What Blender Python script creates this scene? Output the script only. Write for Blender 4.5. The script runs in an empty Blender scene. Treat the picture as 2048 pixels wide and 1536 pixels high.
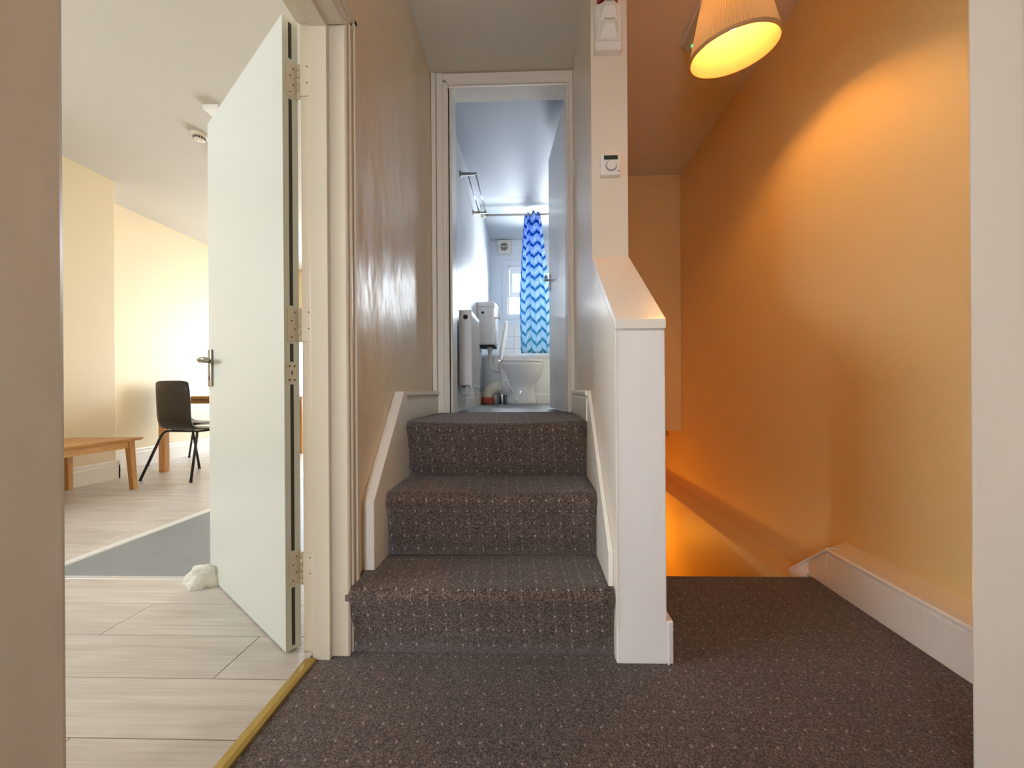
import bpy, bmesh, math, random
from mathutils import Vector, Matrix
random.seed(7)
PI = math.pi
R = math.radians
SC = bpy.context.scene
COL = SC.collection

# ------------------------------------------------------------------ camera
cam_d = bpy.data.cameras.new('camera')
cam_d.sensor_width = 36.0
cam_d.lens = 769.0 / 2048.0 * 36.0
cam_d.shift_x = -0.00972
cam_d.shift_y = 0.0059
cam_d.clip_start = 0.02
cam = bpy.data.objects.new('camera', cam_d)
COL.objects.link(cam)
cam.matrix_world = (Matrix.Translation((0, 0, 0.8)) @ Matrix.Rotation(R(1.5), 4, 'Z')
                    @ Matrix.Rotation(R(90), 4, 'X') @ Matrix.Rotation(R(-0.372), 4, 'Z'))
SC.camera = cam

# ------------------------------------------------------------------ sky, window lamps and added fill, exposure
w = bpy.data.worlds.new('world'); SC.world = w; w.use_nodes = True
bg = w.node_tree.nodes['Background']
bg.inputs['Color'].default_value = (0.80, 0.90, 1.0, 1)
bg.inputs['Strength'].default_value = 9.0
SC.view_settings.view_transform = 'Standard'
SC.view_settings.look = 'None'
SC.view_settings.gamma = 1.0
SC.view_settings.use_curve_mapping = False
SC.view_settings.exposure = 0.55
SC.cycles.max_bounces = 14
SC.cycles.diffuse_bounces = 8
SC.cycles.transparent_max_bounces = 12
SC.cycles.sample_clamp_indirect = 6.0
SC.cycles.caustics_reflective = False
SC.cycles.caustics_refractive = False
SC.cycles.blur_glossy = 1.0


def window_or_fill_light(loc, rot, sx, sy, power, col=(0.86, 0.93, 1.0)):
    """Area lamp lying in a window opening, or the added fill behind the camera."""
    d = bpy.data.lights.new('window_or_fill_daylight', 'AREA')
    d.shape = 'RECTANGLE'; d.size = sx; d.size_y = sy
    d.energy = power; d.color = col
    o = bpy.data.objects.new('window_or_fill_daylight', d); COL.objects.link(o)
    o.location = loc; o.rotation_euler = rot
    return o


# facing -Y: rot x = -90 ; facing +Y: rot x = +90 ; facing +X: rot y=-90 ; facing -X: rot y=+90
window_or_fill_light((0.20, 5.085, 2.09), (R(-90), 0, 0), 0.98, 0.62, 60, (0.90, 0.95, 1.0))        # bathroom window
window_or_fill_light((-2.75, 6.13, 1.30), (R(-90), 0, 0), 2.1, 1.5, 16, (0.86, 0.95, 1.0))         # living room far window
window_or_fill_light((-4.27, -0.10, 1.72), (0, R(-90), 0), 1.1, 2.2, 22.5, (0.88, 0.96, 1.0))          # living room side window
window_or_fill_light((-0.28, -1.33, 1.00), (R(90), 0, 0), 0.5, 1.2, 8.0, (0.93, 0.93, 1.0))           # added fill lamp behind the camera, no window known there
BULB = dict(color=(1.0, 0.45, 0.10), strength=300.0)
LOWER = dict(color=(1.0, 0.40, 0.03), energy=6.0)


# ------------------------------------------------------------------ materials
def nodes(name):
    m = bpy.data.materials.new(name); m.use_nodes = True
    nt = m.node_tree
    return m, nt, nt.nodes['Principled BSDF']


def rgb(c):
    """sRGB 0-255 to linear"""
    def f(v):
        v /= 255.0
        return v / 12.92 if v <= 0.04045 else ((v + 0.055) / 1.055) ** 2.4
    return tuple(f(v) for v in c) + (1,)


def N(nt, t, **kw):
    n = nt.nodes.new(t)
    for k, v in kw.items():
        setattr(n, k, v)
    return n


def paint(name, col, rough=0.5, bump=0.15, scale=60, wav=0.0, wscale=3.0, tint=0.04, spec=0.5, stretch=(1, 1, 1)):
    m, nt, p = nodes(name)
    tc = N(nt, 'ShaderNodeTexCoord')
    mp = N(nt, 'ShaderNodeMapping'); mp.inputs['Scale'].default_value = stretch
    nt.links.new(tc.outputs['Object'], mp.inputs['Vector'])
    n1 = N(nt, 'ShaderNodeTexNoise'); n1.inputs['Scale'].default_value = scale; n1.inputs['Detail'].default_value = 4
    n2 = N(nt, 'ShaderNodeTexNoise'); n2.inputs['Scale'].default_value = wscale; n2.inputs['Detail'].default_value = 3
    nt.links.new(mp.outputs[0], n1.inputs['Vector']); nt.links.new(mp.outputs[0], n2.inputs['Vector'])
    cr = N(nt, 'ShaderNodeMix', data_type='RGBA')
    c = rgb(col)
    cr.inputs[6].default_value = tuple(max(0, v * (1 - tint)) for v in c[:3]) + (1,)
    cr.inputs[7].default_value = tuple(min(1, v * (1 + tint)) for v in c[:3]) + (1,)
    nt.links.new(n2.outputs['Fac'], cr.inputs[0]); nt.links.new(cr.outputs[2], p.inputs['Base Color'])
    p.inputs['Roughness'].default_value = rough
    p.inputs['Specular IOR Level'].default_value = spec
    b1 = N(nt, 'ShaderNodeBump'); b1.inputs['Strength'].default_value = bump; b1.inputs['Distance'].default_value = 0.002
    nt.links.new(n1.outputs['Fac'], b1.inputs['Height'])
    last = b1
    if wav > 0:
        b2 = N(nt, 'ShaderNodeBump'); b2.inputs['Strength'].default_value = wav; b2.inputs['Distance'].default_value = 0.02
        nt.links.new(n2.outputs['Fac'], b2.inputs['Height'])
        nt.links.new(b1.outputs[0], b2.inputs['Normal']); last = b2
    nt.links.new(last.outputs[0], p.inputs['Normal'])
    return m


def plain(name, col, rough=0.4, metal=0.0, spec=0.5):
    m, nt, p = nodes(name)
    tc = N(nt, 'ShaderNodeTexCoord')
    n1 = N(nt, 'ShaderNodeTexNoise'); n1.inputs['Scale'].default_value = 25
    nt.links.new(tc.outputs['Object'], n1.inputs['Vector'])
    mx = N(nt, 'ShaderNodeMix', data_type='RGBA'); c = rgb(col)
    mx.inputs[6].default_value = tuple(v * 0.95 for v in c[:3]) + (1,)
    mx.inputs[7].default_value = tuple(min(1, v * 1.04) for v in c[:3]) + (1,)
    nt.links.new(n1.outputs['Fac'], mx.inputs[0]); nt.links.new(mx.outputs[2], p.inputs['Base Color'])
    p.inputs['Roughness'].default_value = rough; p.inputs['Metallic'].default_value = metal
    p.inputs['Specular IOR Level'].default_value = spec
    return m


def wood(name, c1, c2, along='X', rough=0.4, gs=1.0, rnd=0.0, contrast=(0.35, 0.7)):
    m, nt, p = nodes(name)
    tc = N(nt, 'ShaderNodeTexCoord'); oi = N(nt, 'ShaderNodeObjectInfo')
    add = N(nt, 'ShaderNodeVectorMath', operation='MULTIPLY_ADD')
    cmb = N(nt, 'ShaderNodeCombineXYZ')
    for i in range(3):
        nt.links.new(oi.outputs['Random'], cmb.inputs[i])
    add.inputs[1].default_value = (37, 53, 11)
    nt.links.new(cmb.outputs[0], add.inputs[0]); nt.links.new(tc.outputs['Object'], add.inputs[2])
    mp = N(nt, 'ShaderNodeMapping')
    s = {'X': (1.6, 14, 14), 'Y': (14, 1.6, 14), 'Z': (14, 14, 1.6)}[along]
    mp.inputs['Scale'].default_value = tuple(v * gs for v in s)
    nt.links.new(add.outputs[0], mp.inputs['Vector'])
    n1 = N(nt, 'ShaderNodeTexNoise'); n1.inputs['Scale'].default_value = 1.3; n1.inputs['Detail'].default_value = 7
    n1.inputs['Distortion'].default_value = 1.2
    nt.links.new(mp.outputs[0], n1.inputs['Vector'])
    mp2 = N(nt, 'ShaderNodeMapping'); mp2.inputs['Scale'].default_value = tuple(v * gs * (1 if v < 5 else 8) for v in s)
    nt.links.new(add.outputs[0], mp2.inputs['Vector'])
    n2 = N(nt, 'ShaderNodeTexNoise'); n2.inputs['Scale'].default_value = 2.0; n2.inputs['Detail'].default_value = 3
    nt.links.new(mp2.outputs[0], n2.inputs['Vector'])
    mxn = N(nt, 'ShaderNodeMath', operation='MULTIPLY_ADD'); mxn.inputs[1].default_value = 0.45
    nt.links.new(n2.outputs['Fac'], mxn.inputs[0])
    m2 = N(nt, 'ShaderNodeMath', operation='MULTIPLY'); m2.inputs[1].default_value = 0.6
    nt.links.new(n1.outputs['Fac'], m2.inputs[0]); nt.links.new(m2.outputs[0], mxn.inputs[2])
    cr = N(nt, 'ShaderNodeValToRGB')
    cr.color_ramp.elements[0].position = contrast[0]; cr.color_ramp.elements[0].color = rgb(c1)
    cr.color_ramp.elements[1].position = contrast[1]; cr.color_ramp.elements[1].color = rgb(c2)
    nt.links.new(mxn.outputs[0], cr.inputs[0])
    hs = N(nt, 'ShaderNodeHueSaturation')
    mr = N(nt, 'ShaderNodeMapRange'); mr.inputs[3].default_value = 1 - rnd; mr.inputs[4].default_value = 1 + rnd
    nt.links.new(oi.outputs['Random'], mr.inputs[0]); nt.links.new(mr.outputs[0], hs.inputs['Value'])
    nt.links.new(cr.outputs[0], hs.inputs['Color']); nt.links.new(hs.outputs[0], p.inputs['Base Color'])
    p.inputs['Roughness'].default_value = rough
    b = N(nt, 'ShaderNodeBump'); b.inputs['Strength'].default_value = 0.12; b.inputs['Distance'].default_value = 0.001
    nt.links.new(mxn.outputs[0], b.inputs['Height']); nt.links.new(b.outputs[0], p.inputs['Normal'])
    return m


def carpet_mat(name, lines=0.0, dots=0.5, val=1.0):
    """dark brown cut pile with a square grid of pale pin dots, laid out on the UV map in metres"""
    m, nt, p = nodes(name)
    uv = N(nt, 'ShaderNodeUVMap'); tc = N(nt, 'ShaderNodeTexCoord')
    sep = N(nt, 'ShaderNodeSeparateXYZ')
    nt.links.new(uv.outputs[0], sep.inputs[0])
    wob = N(nt, 'ShaderNodeTexNoise'); wob.inputs['Scale'].default_value = 35
    nt.links.new(uv.outputs[0], wob.inputs['Vector'])
    sc = N(nt, 'ShaderNodeSeparateColor'); nt.links.new(wob.outputs['Color'], sc.inputs[0])

    def mth(op, a, b=None, c=None):
        n = N(nt, 'ShaderNodeMath', operation=op)
        for i, v in enumerate((a, b, c)):
            if v is None:
                continue
            if isinstance(v, (int, float)):
                n.inputs[i].default_value = v
            else:
                nt.links.new(v, n.inputs[i])
        return n.outputs[0]
    PU, PV = 0.0475, 0.047
    u = mth('MULTIPLY_ADD', sep.outputs[1], 0.06, sep.outputs[0])
    u = mth('MULTIPLY_ADD', mth('SUBTRACT', sc.outputs[0], 0.5), 0.008, u)
    v = mth('MULTIPLY_ADD', mth('SUBTRACT', sc.outputs[1], 0.5), 0.010, sep.outputs[1])
    fu = mth('SUBTRACT', mth('FRACT', mth('DIVIDE', u, PU)), 0.5)
    fv = mth('SUBTRACT', mth('FRACT', mth('DIVIDE', v, PV)), 0.5)
    d = mth('SQRT', mth('ADD', mth('POWER', mth('ABSOLUTE', fu), 2), mth('POWER', mth('MULTIPLY', mth('ABSOLUTE', fv), 0.8), 2)))
    dot = N(nt, 'ShaderNodeMapRange'); dot.inputs[1].default_value = 0.030; dot.inputs[2].default_value = 0.075
    dot.inputs[3].default_value = 1; dot.inputs[4].default_value = 0
    nt.links.new(d, dot.inputs[0])
    ln = N(nt, 'ShaderNodeMapRange'); ln.inputs[1].default_value = 0.012; ln.inputs[2].default_value = 0.035
    ln.inputs[3].default_value = lines; ln.inputs[4].default_value = 0
    nt.links.new(mth('ABSOLUTE', fu), ln.inputs[0])
    # line breaks
    br = N(nt, 'ShaderNodeTexNoise'); br.inputs['Scale'].default_value = 60
    nt.links.new(uv.outputs[0], br.inputs['Vector'])
    lnb = mth('MULTIPLY', ln.outputs[0], mth('GREATER_THAN', br.outputs['Fac'], 0.47))
    # the pile
    pile = N(nt, 'ShaderNodeTexNoise'); pile.inputs['Scale'].default_value = 420; pile.inputs['Detail'].default_value = 2
    nt.links.new(tc.outputs['Object'], pile.inputs['Vector'])
    vor = N(nt, 'ShaderNodeTexVoronoi'); vor.inputs['Scale'].default_value = 330
    nt.links.new(tc.outputs['Object'], vor.inputs['Vector'])
    vc = N(nt, 'ShaderNodeSeparateColor'); nt.links.new(vor.outputs['Color'], vc.inputs[0])
    mixv = mth('ADD', mth('MULTIPLY', vc.outputs[0], 0.55), mth('MULTIPLY', pile.outputs['Fac'], 0.45))
    cr = N(nt, 'ShaderNodeValToRGB')
    e = cr.color_ramp.elements
    e[0].position = 0.15; e[0].color = rgb((38, 29, 26))
    e[1].position = 0.9; e[1].color = rgb((132, 115, 106))
    em = e.new(0.5); em.color = rgb((76, 63, 57))
    nt.links.new(mixv, cr.inputs[0])
    big = N(nt, 'ShaderNodeTexNoise'); big.inputs['Scale'].default_value = 5; big.inputs['Detail'].default_value = 3
    nt.links.new(tc.outputs['Object'], big.inputs['Vector'])
    hs = N(nt, 'ShaderNodeHueSaturation')
    mr = N(nt, 'ShaderNodeMapRange'); mr.inputs[3].default_value = 0.82 * val; mr.inputs[4].default_value = 1.15 * val
    nt.links.new(big.outputs['Fac'], mr.inputs[0]); nt.links.new(mr.outputs[0], hs.inputs['Value'])
    nt.links.new(cr.outputs[0], hs.inputs['Color'])
    mx = N(nt, 'ShaderNodeMix', data_type='RGBA')
    mx.inputs[7].default_value = rgb((196, 184, 176))
    nt.links.new(hs.outputs[0], mx.inputs[6])
    nt.links.new(mth('MINIMUM', mth('ADD', mth('MULTIPLY', dot.outputs[0], dots), lnb), 0.95), mx.inputs[0])
    nt.links.new(mx.outputs[2], p.inputs['Base Color'])
    p.inputs['Roughness'].default_value = 0.95
    p.inputs['Specular IOR Level'].default_value = 0.15
    p.inputs['Sheen Weight'].default_value = 0.25
    p.inputs['Sheen Roughness'].default_value = 0.5
    b = N(nt, 'ShaderNodeBump'); b.inputs['Strength'].default_value = 0.9; b.inputs['Distance'].default_value = 0.004
    nt.links.new(mixv, b.inputs['Height']); nt.links.new(b.outputs[0], p.inputs['Normal'])
    return m


def emission(name, col, strength):
    m, nt, p = nodes(name)
    p.inputs['Base Color'].default_value = tuple(col) + (1,)
    p.inputs['Emission Color'].default_value = tuple(col) + (1,)
    p.inputs['Emission Strength'].default_value = strength
    return m


def glass_mat(name, frosted=False):
    m, nt, p = nodes(name)
    tr = N(nt, 'ShaderNodeBsdfTransparent'); gl = N(nt, 'ShaderNodeBsdfGlossy'); mx = N(nt, 'ShaderNodeMixShader')
    tr.inputs[0].default_value = (0.95, 0.97, 0.97, 1)
    gl.inputs['Roughness'].default_value = 0.03
    fr = N(nt, 'ShaderNodeFresnel'); fr.inputs[0].default_value = 1.35
    nt.links.new(fr.outputs[0], mx.inputs[0])
    nt.links.new(tr.outputs[0], mx.inputs[1]); nt.links.new(gl.outputs[0], mx.inputs[2])
    nt.links.new(mx.outputs[0], nt.nodes['Material Output'].inputs['Surface'])
    return m


def fabric_translucent(name, col, trans=0.5, curtain=False):
    m, nt, p = nodes(name)
    df = N(nt, 'ShaderNodeBsdfDiffuse'); tl = N(nt, 'ShaderNodeBsdfTranslucent'); mx = N(nt, 'ShaderNodeMixShader')
    mx.inputs[0].default_value = trans
    nt.links.new(df.outputs[0], mx.inputs[1]); nt.links.new(tl.outputs[0], mx.inputs[2])
    nt.links.new(mx.outputs[0], nt.nodes['Material Output'].inputs['Surface'])
    if not curtain:
        tc = N(nt, 'ShaderNodeTexCoord')
        n1 = N(nt, 'ShaderNodeTexNoise'); n1.inputs['Scale'].default_value = 90
        nt.links.new(tc.outputs['Object'], n1.inputs['Vector'])
        mc = N(nt, 'ShaderNodeMix', data_type='RGBA'); c = rgb(col)
        mc.inputs[6].default_value = tuple(v * 0.92 for v in c[:3]) + (1,); mc.inputs[7].default_value = c
        nt.links.new(n1.outputs['Fac'], mc.inputs[0])
        nt.links.new(mc.outputs[2], df.inputs[0]); nt.links.new(mc.outputs[2], tl.inputs[0])
        return m
    # chevrons on the UV map (u across the unfolded cloth, v down)
    uv = N(nt, 'ShaderNodeUVMap'); sep = N(nt, 'ShaderNodeSeparateXYZ'); nt.links.new(uv.outputs[0], sep.inputs[0])

    def mth(op, a, b=None, c=None):
        n = N(nt, 'ShaderNodeMath', operation=op)
        for i, v in enumerate((a, b, c)):
            if v is None:
                continue
            if isinstance(v, (int, float)):
                n.inputs[i].default_value = v
            else:
                nt.links.new(v, n.inputs[i])
        return n.outputs[0]
    zig = mth('PINGPONG', sep.outputs[0], 0.082)
    vv = mth('SUBTRACT', sep.outputs[1], mth('MULTIPLY', zig, 1.25))
    f = mth('FRACT', mth('DIVIDE', vv, 0.118))
    band = mth('LESS_THAN', mth('ABSOLUTE', mth('SUBTRACT', f, 0.5)), 0.15)
    band2 = mth('LESS_THAN', f, 0.07)
    # blue changes to turquoise down the cloth
    g = N(nt, 'ShaderNodeMapRange'); g.inputs[1].default_value = 0.2; g.inputs[2].default_value = 1.4
    nt.links.new(sep.outputs[1], g.inputs[0])
    dark = N(nt, 'ShaderNodeMix', data_type='RGBA')
    dark.inputs[6].default_value = rgb((30, 105, 190)); dark.inputs[7].default_value = rgb((92, 170, 200))
    lite = N(nt, 'ShaderNodeMix', data_type='RGBA')
    lite.inputs[6].default_value = rgb((170, 196, 236)); lite.inputs[7].default_value = rgb((190, 222, 238))
    nt.links.new(g.outputs[0], dark.inputs[0]); nt.links.new(g.outputs[0], lite.inputs[0])
    m1 = N(nt, 'ShaderNodeMix', data_type='RGBA'); m1.inputs[7].default_value = rgb((222, 232, 246))
    nt.links.new(lite.outputs[2], m1.inputs[6]); nt.links.new(band2, m1.inputs[0])
    m2 = N(nt, 'ShaderNodeMix', data_type='RGBA')
    nt.links.new(m1.outputs[2], m2.inputs[6]); nt.links.new(dark.outputs[2], m2.inputs[7]); nt.links.new(band, m2.inputs[0])
    nt.links.new(m2.outputs[2], df.inputs[0]); nt.links.new(m2.outputs[2], tl.inputs[0])
    return m


M = {}
M['cream'] = paint('cream_wall_paint', (226, 208, 174), 0.55, 0.25, 160, tint=0.02)
M['cream_gloss'] = paint('cream_satin_wall_paint', (224, 206, 177), 0.30, 0.12, 120, wav=0.8, wscale=5.0, tint=0.02, stretch=(1, 1, 0.45))
M['well'] = paint('stairwell_wall_paint', (228, 198, 140), 0.5, 0.5, 220, tint=0.03)
M['ceil'] = paint('ceiling_paint', (212, 204, 188), 0.7, 0.15, 90, tint=0.02)
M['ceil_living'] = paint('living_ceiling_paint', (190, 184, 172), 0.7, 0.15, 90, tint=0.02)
M['frame'] = paint('cream_white_gloss_frame', (212, 202, 184), 0.30, 0.35, 45, wav=0.15, wscale=9, tint=0.02, stretch=(1, 1, 0.3))
M['pier'] = paint('pale_pier_paint', (230, 218, 202), 0.30, 0.12, 120, wav=0.5, wscale=5, tint=0.02, stretch=(1, 1, 0.45))
M['bath_door'] = paint('white_gloss_bathroom_door', (238, 239, 240), 0.2, 0.08, 60, wav=0.1, wscale=4, tint=0.01)
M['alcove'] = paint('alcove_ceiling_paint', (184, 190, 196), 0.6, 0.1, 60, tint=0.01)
M['white'] = paint('white_gloss_trim', (230, 224, 214), 0.28, 0.35, 45, wav=0.15, wscale=9, tint=0.02, stretch=(1, 1, 0.3))
M['newel'] = paint('white_gloss_newel', (232, 229, 228), 0.30, 0.5, 30, wav=0.25, wscale=8, tint=0.015, stretch=(1, 1, 0.25))
M['door'] = paint('white_satin_door', (208, 212, 206), 0.30, 0.06, 80, tint=0.01)
M['bath_wall'] = paint('bathroom_gloss_paint', (214, 217, 222), 0.42, 0.15, 70, wav=0.5, wscale=7, tint=0.02, spec=0.32, stretch=(1, 1, 0.5))
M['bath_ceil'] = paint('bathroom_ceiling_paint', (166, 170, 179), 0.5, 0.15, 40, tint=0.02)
M['bath_white'] = paint('bathroom_white_paint', (232, 235, 236), 0.5, 0.15, 60, tint=0.02)
M['carpet'] = carpet_mat('brown_pin_dot_carpet', 0.0, 0.5, 1.04)
M['carpet_riser'] = carpet_mat('brown_pin_dot_stair_carpet', 0.16, 0.75, 1.22)
M['laminate'] = wood('grey_oak_laminate', (164, 154, 146), (212, 206, 199), 'X', 0.33, 1.0, 0.06, (0.25, 0.75))
M['groove'] = plain('dark_joint', (70, 62, 56), 0.8)
M['lino'] = paint('grey_vinyl', (128, 134, 140), 0.4, 0.1, 70, tint=0.10, wscale=6)
M['bath_floor'] = paint('bathroom_vinyl', (132, 136, 142), 0.42, 0.1, 70, tint=0.06, wscale=8)
M['oak'] = wood('light_oak', (172, 118, 62), (216, 166, 104), 'Y', 0.42, 1.2, 0.03)
M['oak_leg'] = wood('light_oak_upright', (172, 118, 62), (212, 160, 98), 'Z', 0.42, 1.2, 0.03)
M['brass'] = plain('brass', (190, 164, 98), 0.42, 1.0)
M['steel'] = plain('satin_steel', (170, 165, 158), 0.30, 1.0)
M['chrome'] = plain('chrome', (215, 218, 222), 0.10, 1.0)
M['alu'] = plain('white_aluminium', (222, 222, 222), 0.4, 0.0)
M['grey_strip'] = plain('grey_strip', (196, 192, 188), 0.4, 0.0)
M['black_ply'] = plain('dark_brown_black_ply', (48, 43, 41), 0.36)
M['black_metal'] = plain('black_metal', (30, 29, 31), 0.4)
M['plastic'] = plain('white_plastic', (232, 229, 226), 0.35)
M['cream_plastic'] = plain('cream_plastic', (214, 206, 190), 0.4)
M['red_plastic'] = plain('red_plastic', (150, 24, 26), 0.3)
M['lcd'] = plain('lcd', (52, 62, 56), 0.15)
M['ink'] = plain('dark_ink', (30, 32, 30), 0.4)
M['grey_ink'] = plain('grey_ink', (150, 140, 140), 0.5)
M['rubber'] = plain('intumescent_strip', (62, 54, 46), 0.7)
M['dark'] = plain('dark_recess', (30, 27, 25), 0.8)
M['ceramic'] = plain('ceramic', (226, 227, 230), 0.08)
M['pipe_white'] = plain('white_pipe', (224, 224, 222), 0.3)
M['pipe_cream'] = plain('cream_soil_pipe', (222, 216, 200), 0.4)
M['terracotta'] = plain('terracotta', (176, 84, 56), 0.6)
M['tile'] = plain('white_tile', (228, 226, 222), 0.15)
M['grout'] = plain('grout', (196, 194, 190), 0.8)
M['upvc'] = plain('white_upvc', (238, 240, 242), 0.3)
M['glass'] = glass_mat('window_glass')
M['tissue'] = fabric_translucent('white_tissue', (246, 246, 244), 0.25)
M['shade'] = fabric_translucent('pleated_shade_fabric', (238, 232, 200), 0.50)
M['shade_in'] = fabric_translucent('shade_lining', (188, 168, 140), 0.62)
M['trim_band'] = plain('shade_trim', (206, 170, 128), 0.8)
M['curtain'] = fabric_translucent('chevron_curtain', (255, 255, 255), 0.45, True)
M['bulb'] = emission('warm_bulb', BULB['color'], BULB['strength'])
M['led'] = emission('green_led', (0.05, 1.0, 0.25), 3.0)
M['diffuser'] = plain('clear_diffuser', (190, 190, 180), 0.25)


# ------------------------------------------------------------------ mesh helpers
class MB:
    """collects shapes into one mesh"""
    def __init__(self):
        self.bm = bmesh.new()

    def box(self, x0, x1, y0, y1, z0, z1, mi=0):
        vs = [self.bm.verts.new(p) for p in ((x0, y0, z0), (x1, y0, z0), (x1, y1, z0), (x0, y1, z0),
                                             (x0, y0, z1), (x1, y0, z1), (x1, y1, z1), (x0, y1, z1))]
        for f in ((0, 3, 2, 1), (4, 5, 6, 7), (0, 1, 5, 4), (1, 2, 6, 5), (2, 3, 7, 6), (3, 0, 4, 7)):
            self.bm.faces.new([vs[i] for i in f]).material_index = mi
        return self

    def prism(self, poly, axis, a, b, mi=0):
        """poly: 2D outline; axis X: (y,z) ; axis Y: (x,z) ; axis Z: (x,y)"""
        def pt(p, t):
            return {'X': (t, p[0], p[1]), 'Y': (p[0], t, p[1]), 'Z': (p[0], p[1], t)}[axis]
        v0 = [self.bm.verts.new(pt(p, a)) for p in poly]
        v1 = [self.bm.verts.new(pt(p, b)) for p in poly]
        n = len(poly)
        fs = [self.bm.faces.new(v0), self.bm.faces.new(list(reversed(v1)))]
        for i in range(n):
            fs.append(self.bm.faces.new((v0[i], v1[i], v1[(i + 1) % n], v0[(i + 1) % n])))
        for f in fs:
            f.material_index = mi
        return self

    def tube(self, pts, r, seg=10, cap=True, mi=0):
        pts = [Vector(p) for p in pts]
        n = len(pts)
        rs = r if isinstance(r, (list, tuple)) else [r] * n
        rings = []
        up = None
        for i, p in enumerate(pts):
            t = (pts[min(i + 1, n - 1)] - pts[max(i - 1, 0)]).normalized()
            if up is None:
                up = Vector((0, 0, 1)) if abs(t.z) < 0.9 else Vector((1, 0, 0))
            a = t.cross(up).normalized(); b = a.cross(t).normalized(); up = b
            rings.append([self.bm.verts.new(p + (a * math.cos(2 * PI * k / seg) + b * math.sin(2 * PI * k / seg)) * rs[i]) for k in range(seg)])
        for i in range(n - 1):
            for k in range(seg):
                f = self.bm.faces.new((rings[i][k], rings[i][(k + 1) % seg], rings[i + 1][(k + 1) % seg], rings[i + 1][k]))
                f.smooth = True; f.material_index = mi
        if cap:
            self.bm.faces.new(list(reversed(rings[0]))).material_index = mi
            self.bm.faces.new(rings[-1]).material_index = mi
        return self

    def loft(self, rings, cap0=True, cap1=True, smooth=True, closed=True, mi=0):
        vr = [[self.bm.verts.new(p) for p in ring] for ring in rings]
        for i in range(len(vr) - 1):
            n = len(vr[i])
            for k in range(n if closed else n - 1):
                f = self.bm.faces.new((vr[i][k], vr[i][(k + 1) % n], vr[i + 1][(k + 1) % n], vr[i + 1][k]))
                f.smooth = smooth; f.material_index = mi
        if cap0:
            self.bm.faces.new(list(reversed(vr[0]))).material_index = mi
        if cap1:
            self.bm.faces.new(vr[-1]).material_index = mi
        return self

    def lathe(self, prof, c=(0, 0, 0), seg=24, axis='Z', cap0=True, cap1=True, mi=0, smooth=True):
        """prof: list of (radius, height)"""
        rings = []
        for r, h in prof:
            ring = []
            for k in range(seg):
                a = 2 * PI * k / seg
                q = {'Z': (r * math.cos(a), r * math.sin(a), h), 'Y': (r * math.cos(a), h, r * math.sin(a)),
                     'X': (h, r * math.cos(a), r * math.sin(a))}[axis]
                ring.append((c[0] + q[0], c[1] + q[1], c[2] + q[2]))
            rings.append(ring)
        return self.loft(rings, cap0, cap1, smooth, mi=mi)

    def build(self, name, mats, parent=None, bevel=0.0, seg=2, smooth_angle=None, uv=None):
        self.bm.normal_update()
        bmesh.ops.recalc_face_normals(self.bm, faces=self.bm.faces[:])
        me = bpy.data.meshes.new(name)
        if uv:
            lay = self.bm.loops.layers.uv.new('UVMap')
            for f in self.bm.faces:
                for l in f.loops:
                    l[lay].uv = uv(l.vert.co, f)
        self.bm.to_mesh(me); self.bm.free()
        for mm in (mats if isinstance(mats, (list, tuple)) else [mats]):
            me.materials.append(mm)
        o = bpy.data.objects.new(name, me); COL.objects.link(o)
        if parent:
            o.parent = parent
        if bevel > 0:
            b = o.modifiers.new('bevel', 'BEVEL'); b.width = bevel; b.segments = seg
            b.limit_method = 'ANGLE'; b.angle_limit = R(40)
            b.harden_normals = False
        return o


def tag(o, label, cat, group=None, kind=None):
    o['label'] = label; o['category'] = cat
    if group:
        o['group'] = group
    if kind:
        o['kind'] = kind
    return o


def struct(o, label=None):
    o['kind'] = 'structure'
    if label:
        o['label'] = label
    return o


def empty(name, loc=(0, 0, 0), rz=0.0):
    o = bpy.data.objects.new(name, None); COL.objects.link(o)
    o.location = loc; o.rotation_euler = (0, 0, rz); o.empty_display_size = 0.1
    return o


def copy_tree(o, parent=None):
    c = o.copy(); COL.objects.link(c)
    if parent:
        c.parent = parent
    for ch in list(o.children):
        copy_tree(ch, c)
    return c


def arc(cx, cy, r, a0, a1, n):
    return [(cx + r * math.cos(R(a0 + (a1 - a0) * i / n)), cy + r * math.sin(R(a0 + (a1 - a0) * i / n))) for i in range(n + 1)]


def box(name, mat, b, parent=None, bevel=0.0):
    return MB().box(*b).build(name, mat, parent, bevel)


# ------------------------------------------------------------------ key dimensions (metres; y runs into the picture)
XL = -0.568          # landing side of the left wall
XR = 1.27            # stairwell side of the right wall
YB = 2.21            # wall with the bathroom door
ZC = 2.62            # landing ceiling
ZT = 0.672           # top of the short flight
ZF = 0.655           # bathroom floor
BX = -0.53           # bathroom left wall
BB = 4.95            # bathroom back wall
LRX, LRB = -4.33, -3.885   # living room far wall, chimney breast face
ZL = 2.77            # living room ceiling

# ------------------------------------------------------------------ walls
mb = MB()
mb.box(-0.705, XL, -2.6, 0.412, -0.1, 2.9)
mb.box(-0.705, XL, 1.178, 2.21, -0.1, 2.9)
mb.box(-0.705, XL, 0.412, 1.178, 1.94, 2.9)
o = struct(mb.build('wall_left', [M['cream_gloss'], M['cream']]), 'cream painted wall holding the open door to the living room')
for f in o.data.polygons:
    if f.normal.x < -0.5:
        f.material_index = 1
# bathroom/left room party wall
o = struct(MB().box(-0.705, BX, 2.21, 6.3, -0.1, 2.9).build('wall_bathroom_left', [M['bath_wall'], M['cream']]))
for f in o.data.polygons:
    if f.normal.x < -0.5:
        f.material_index = 1

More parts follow.
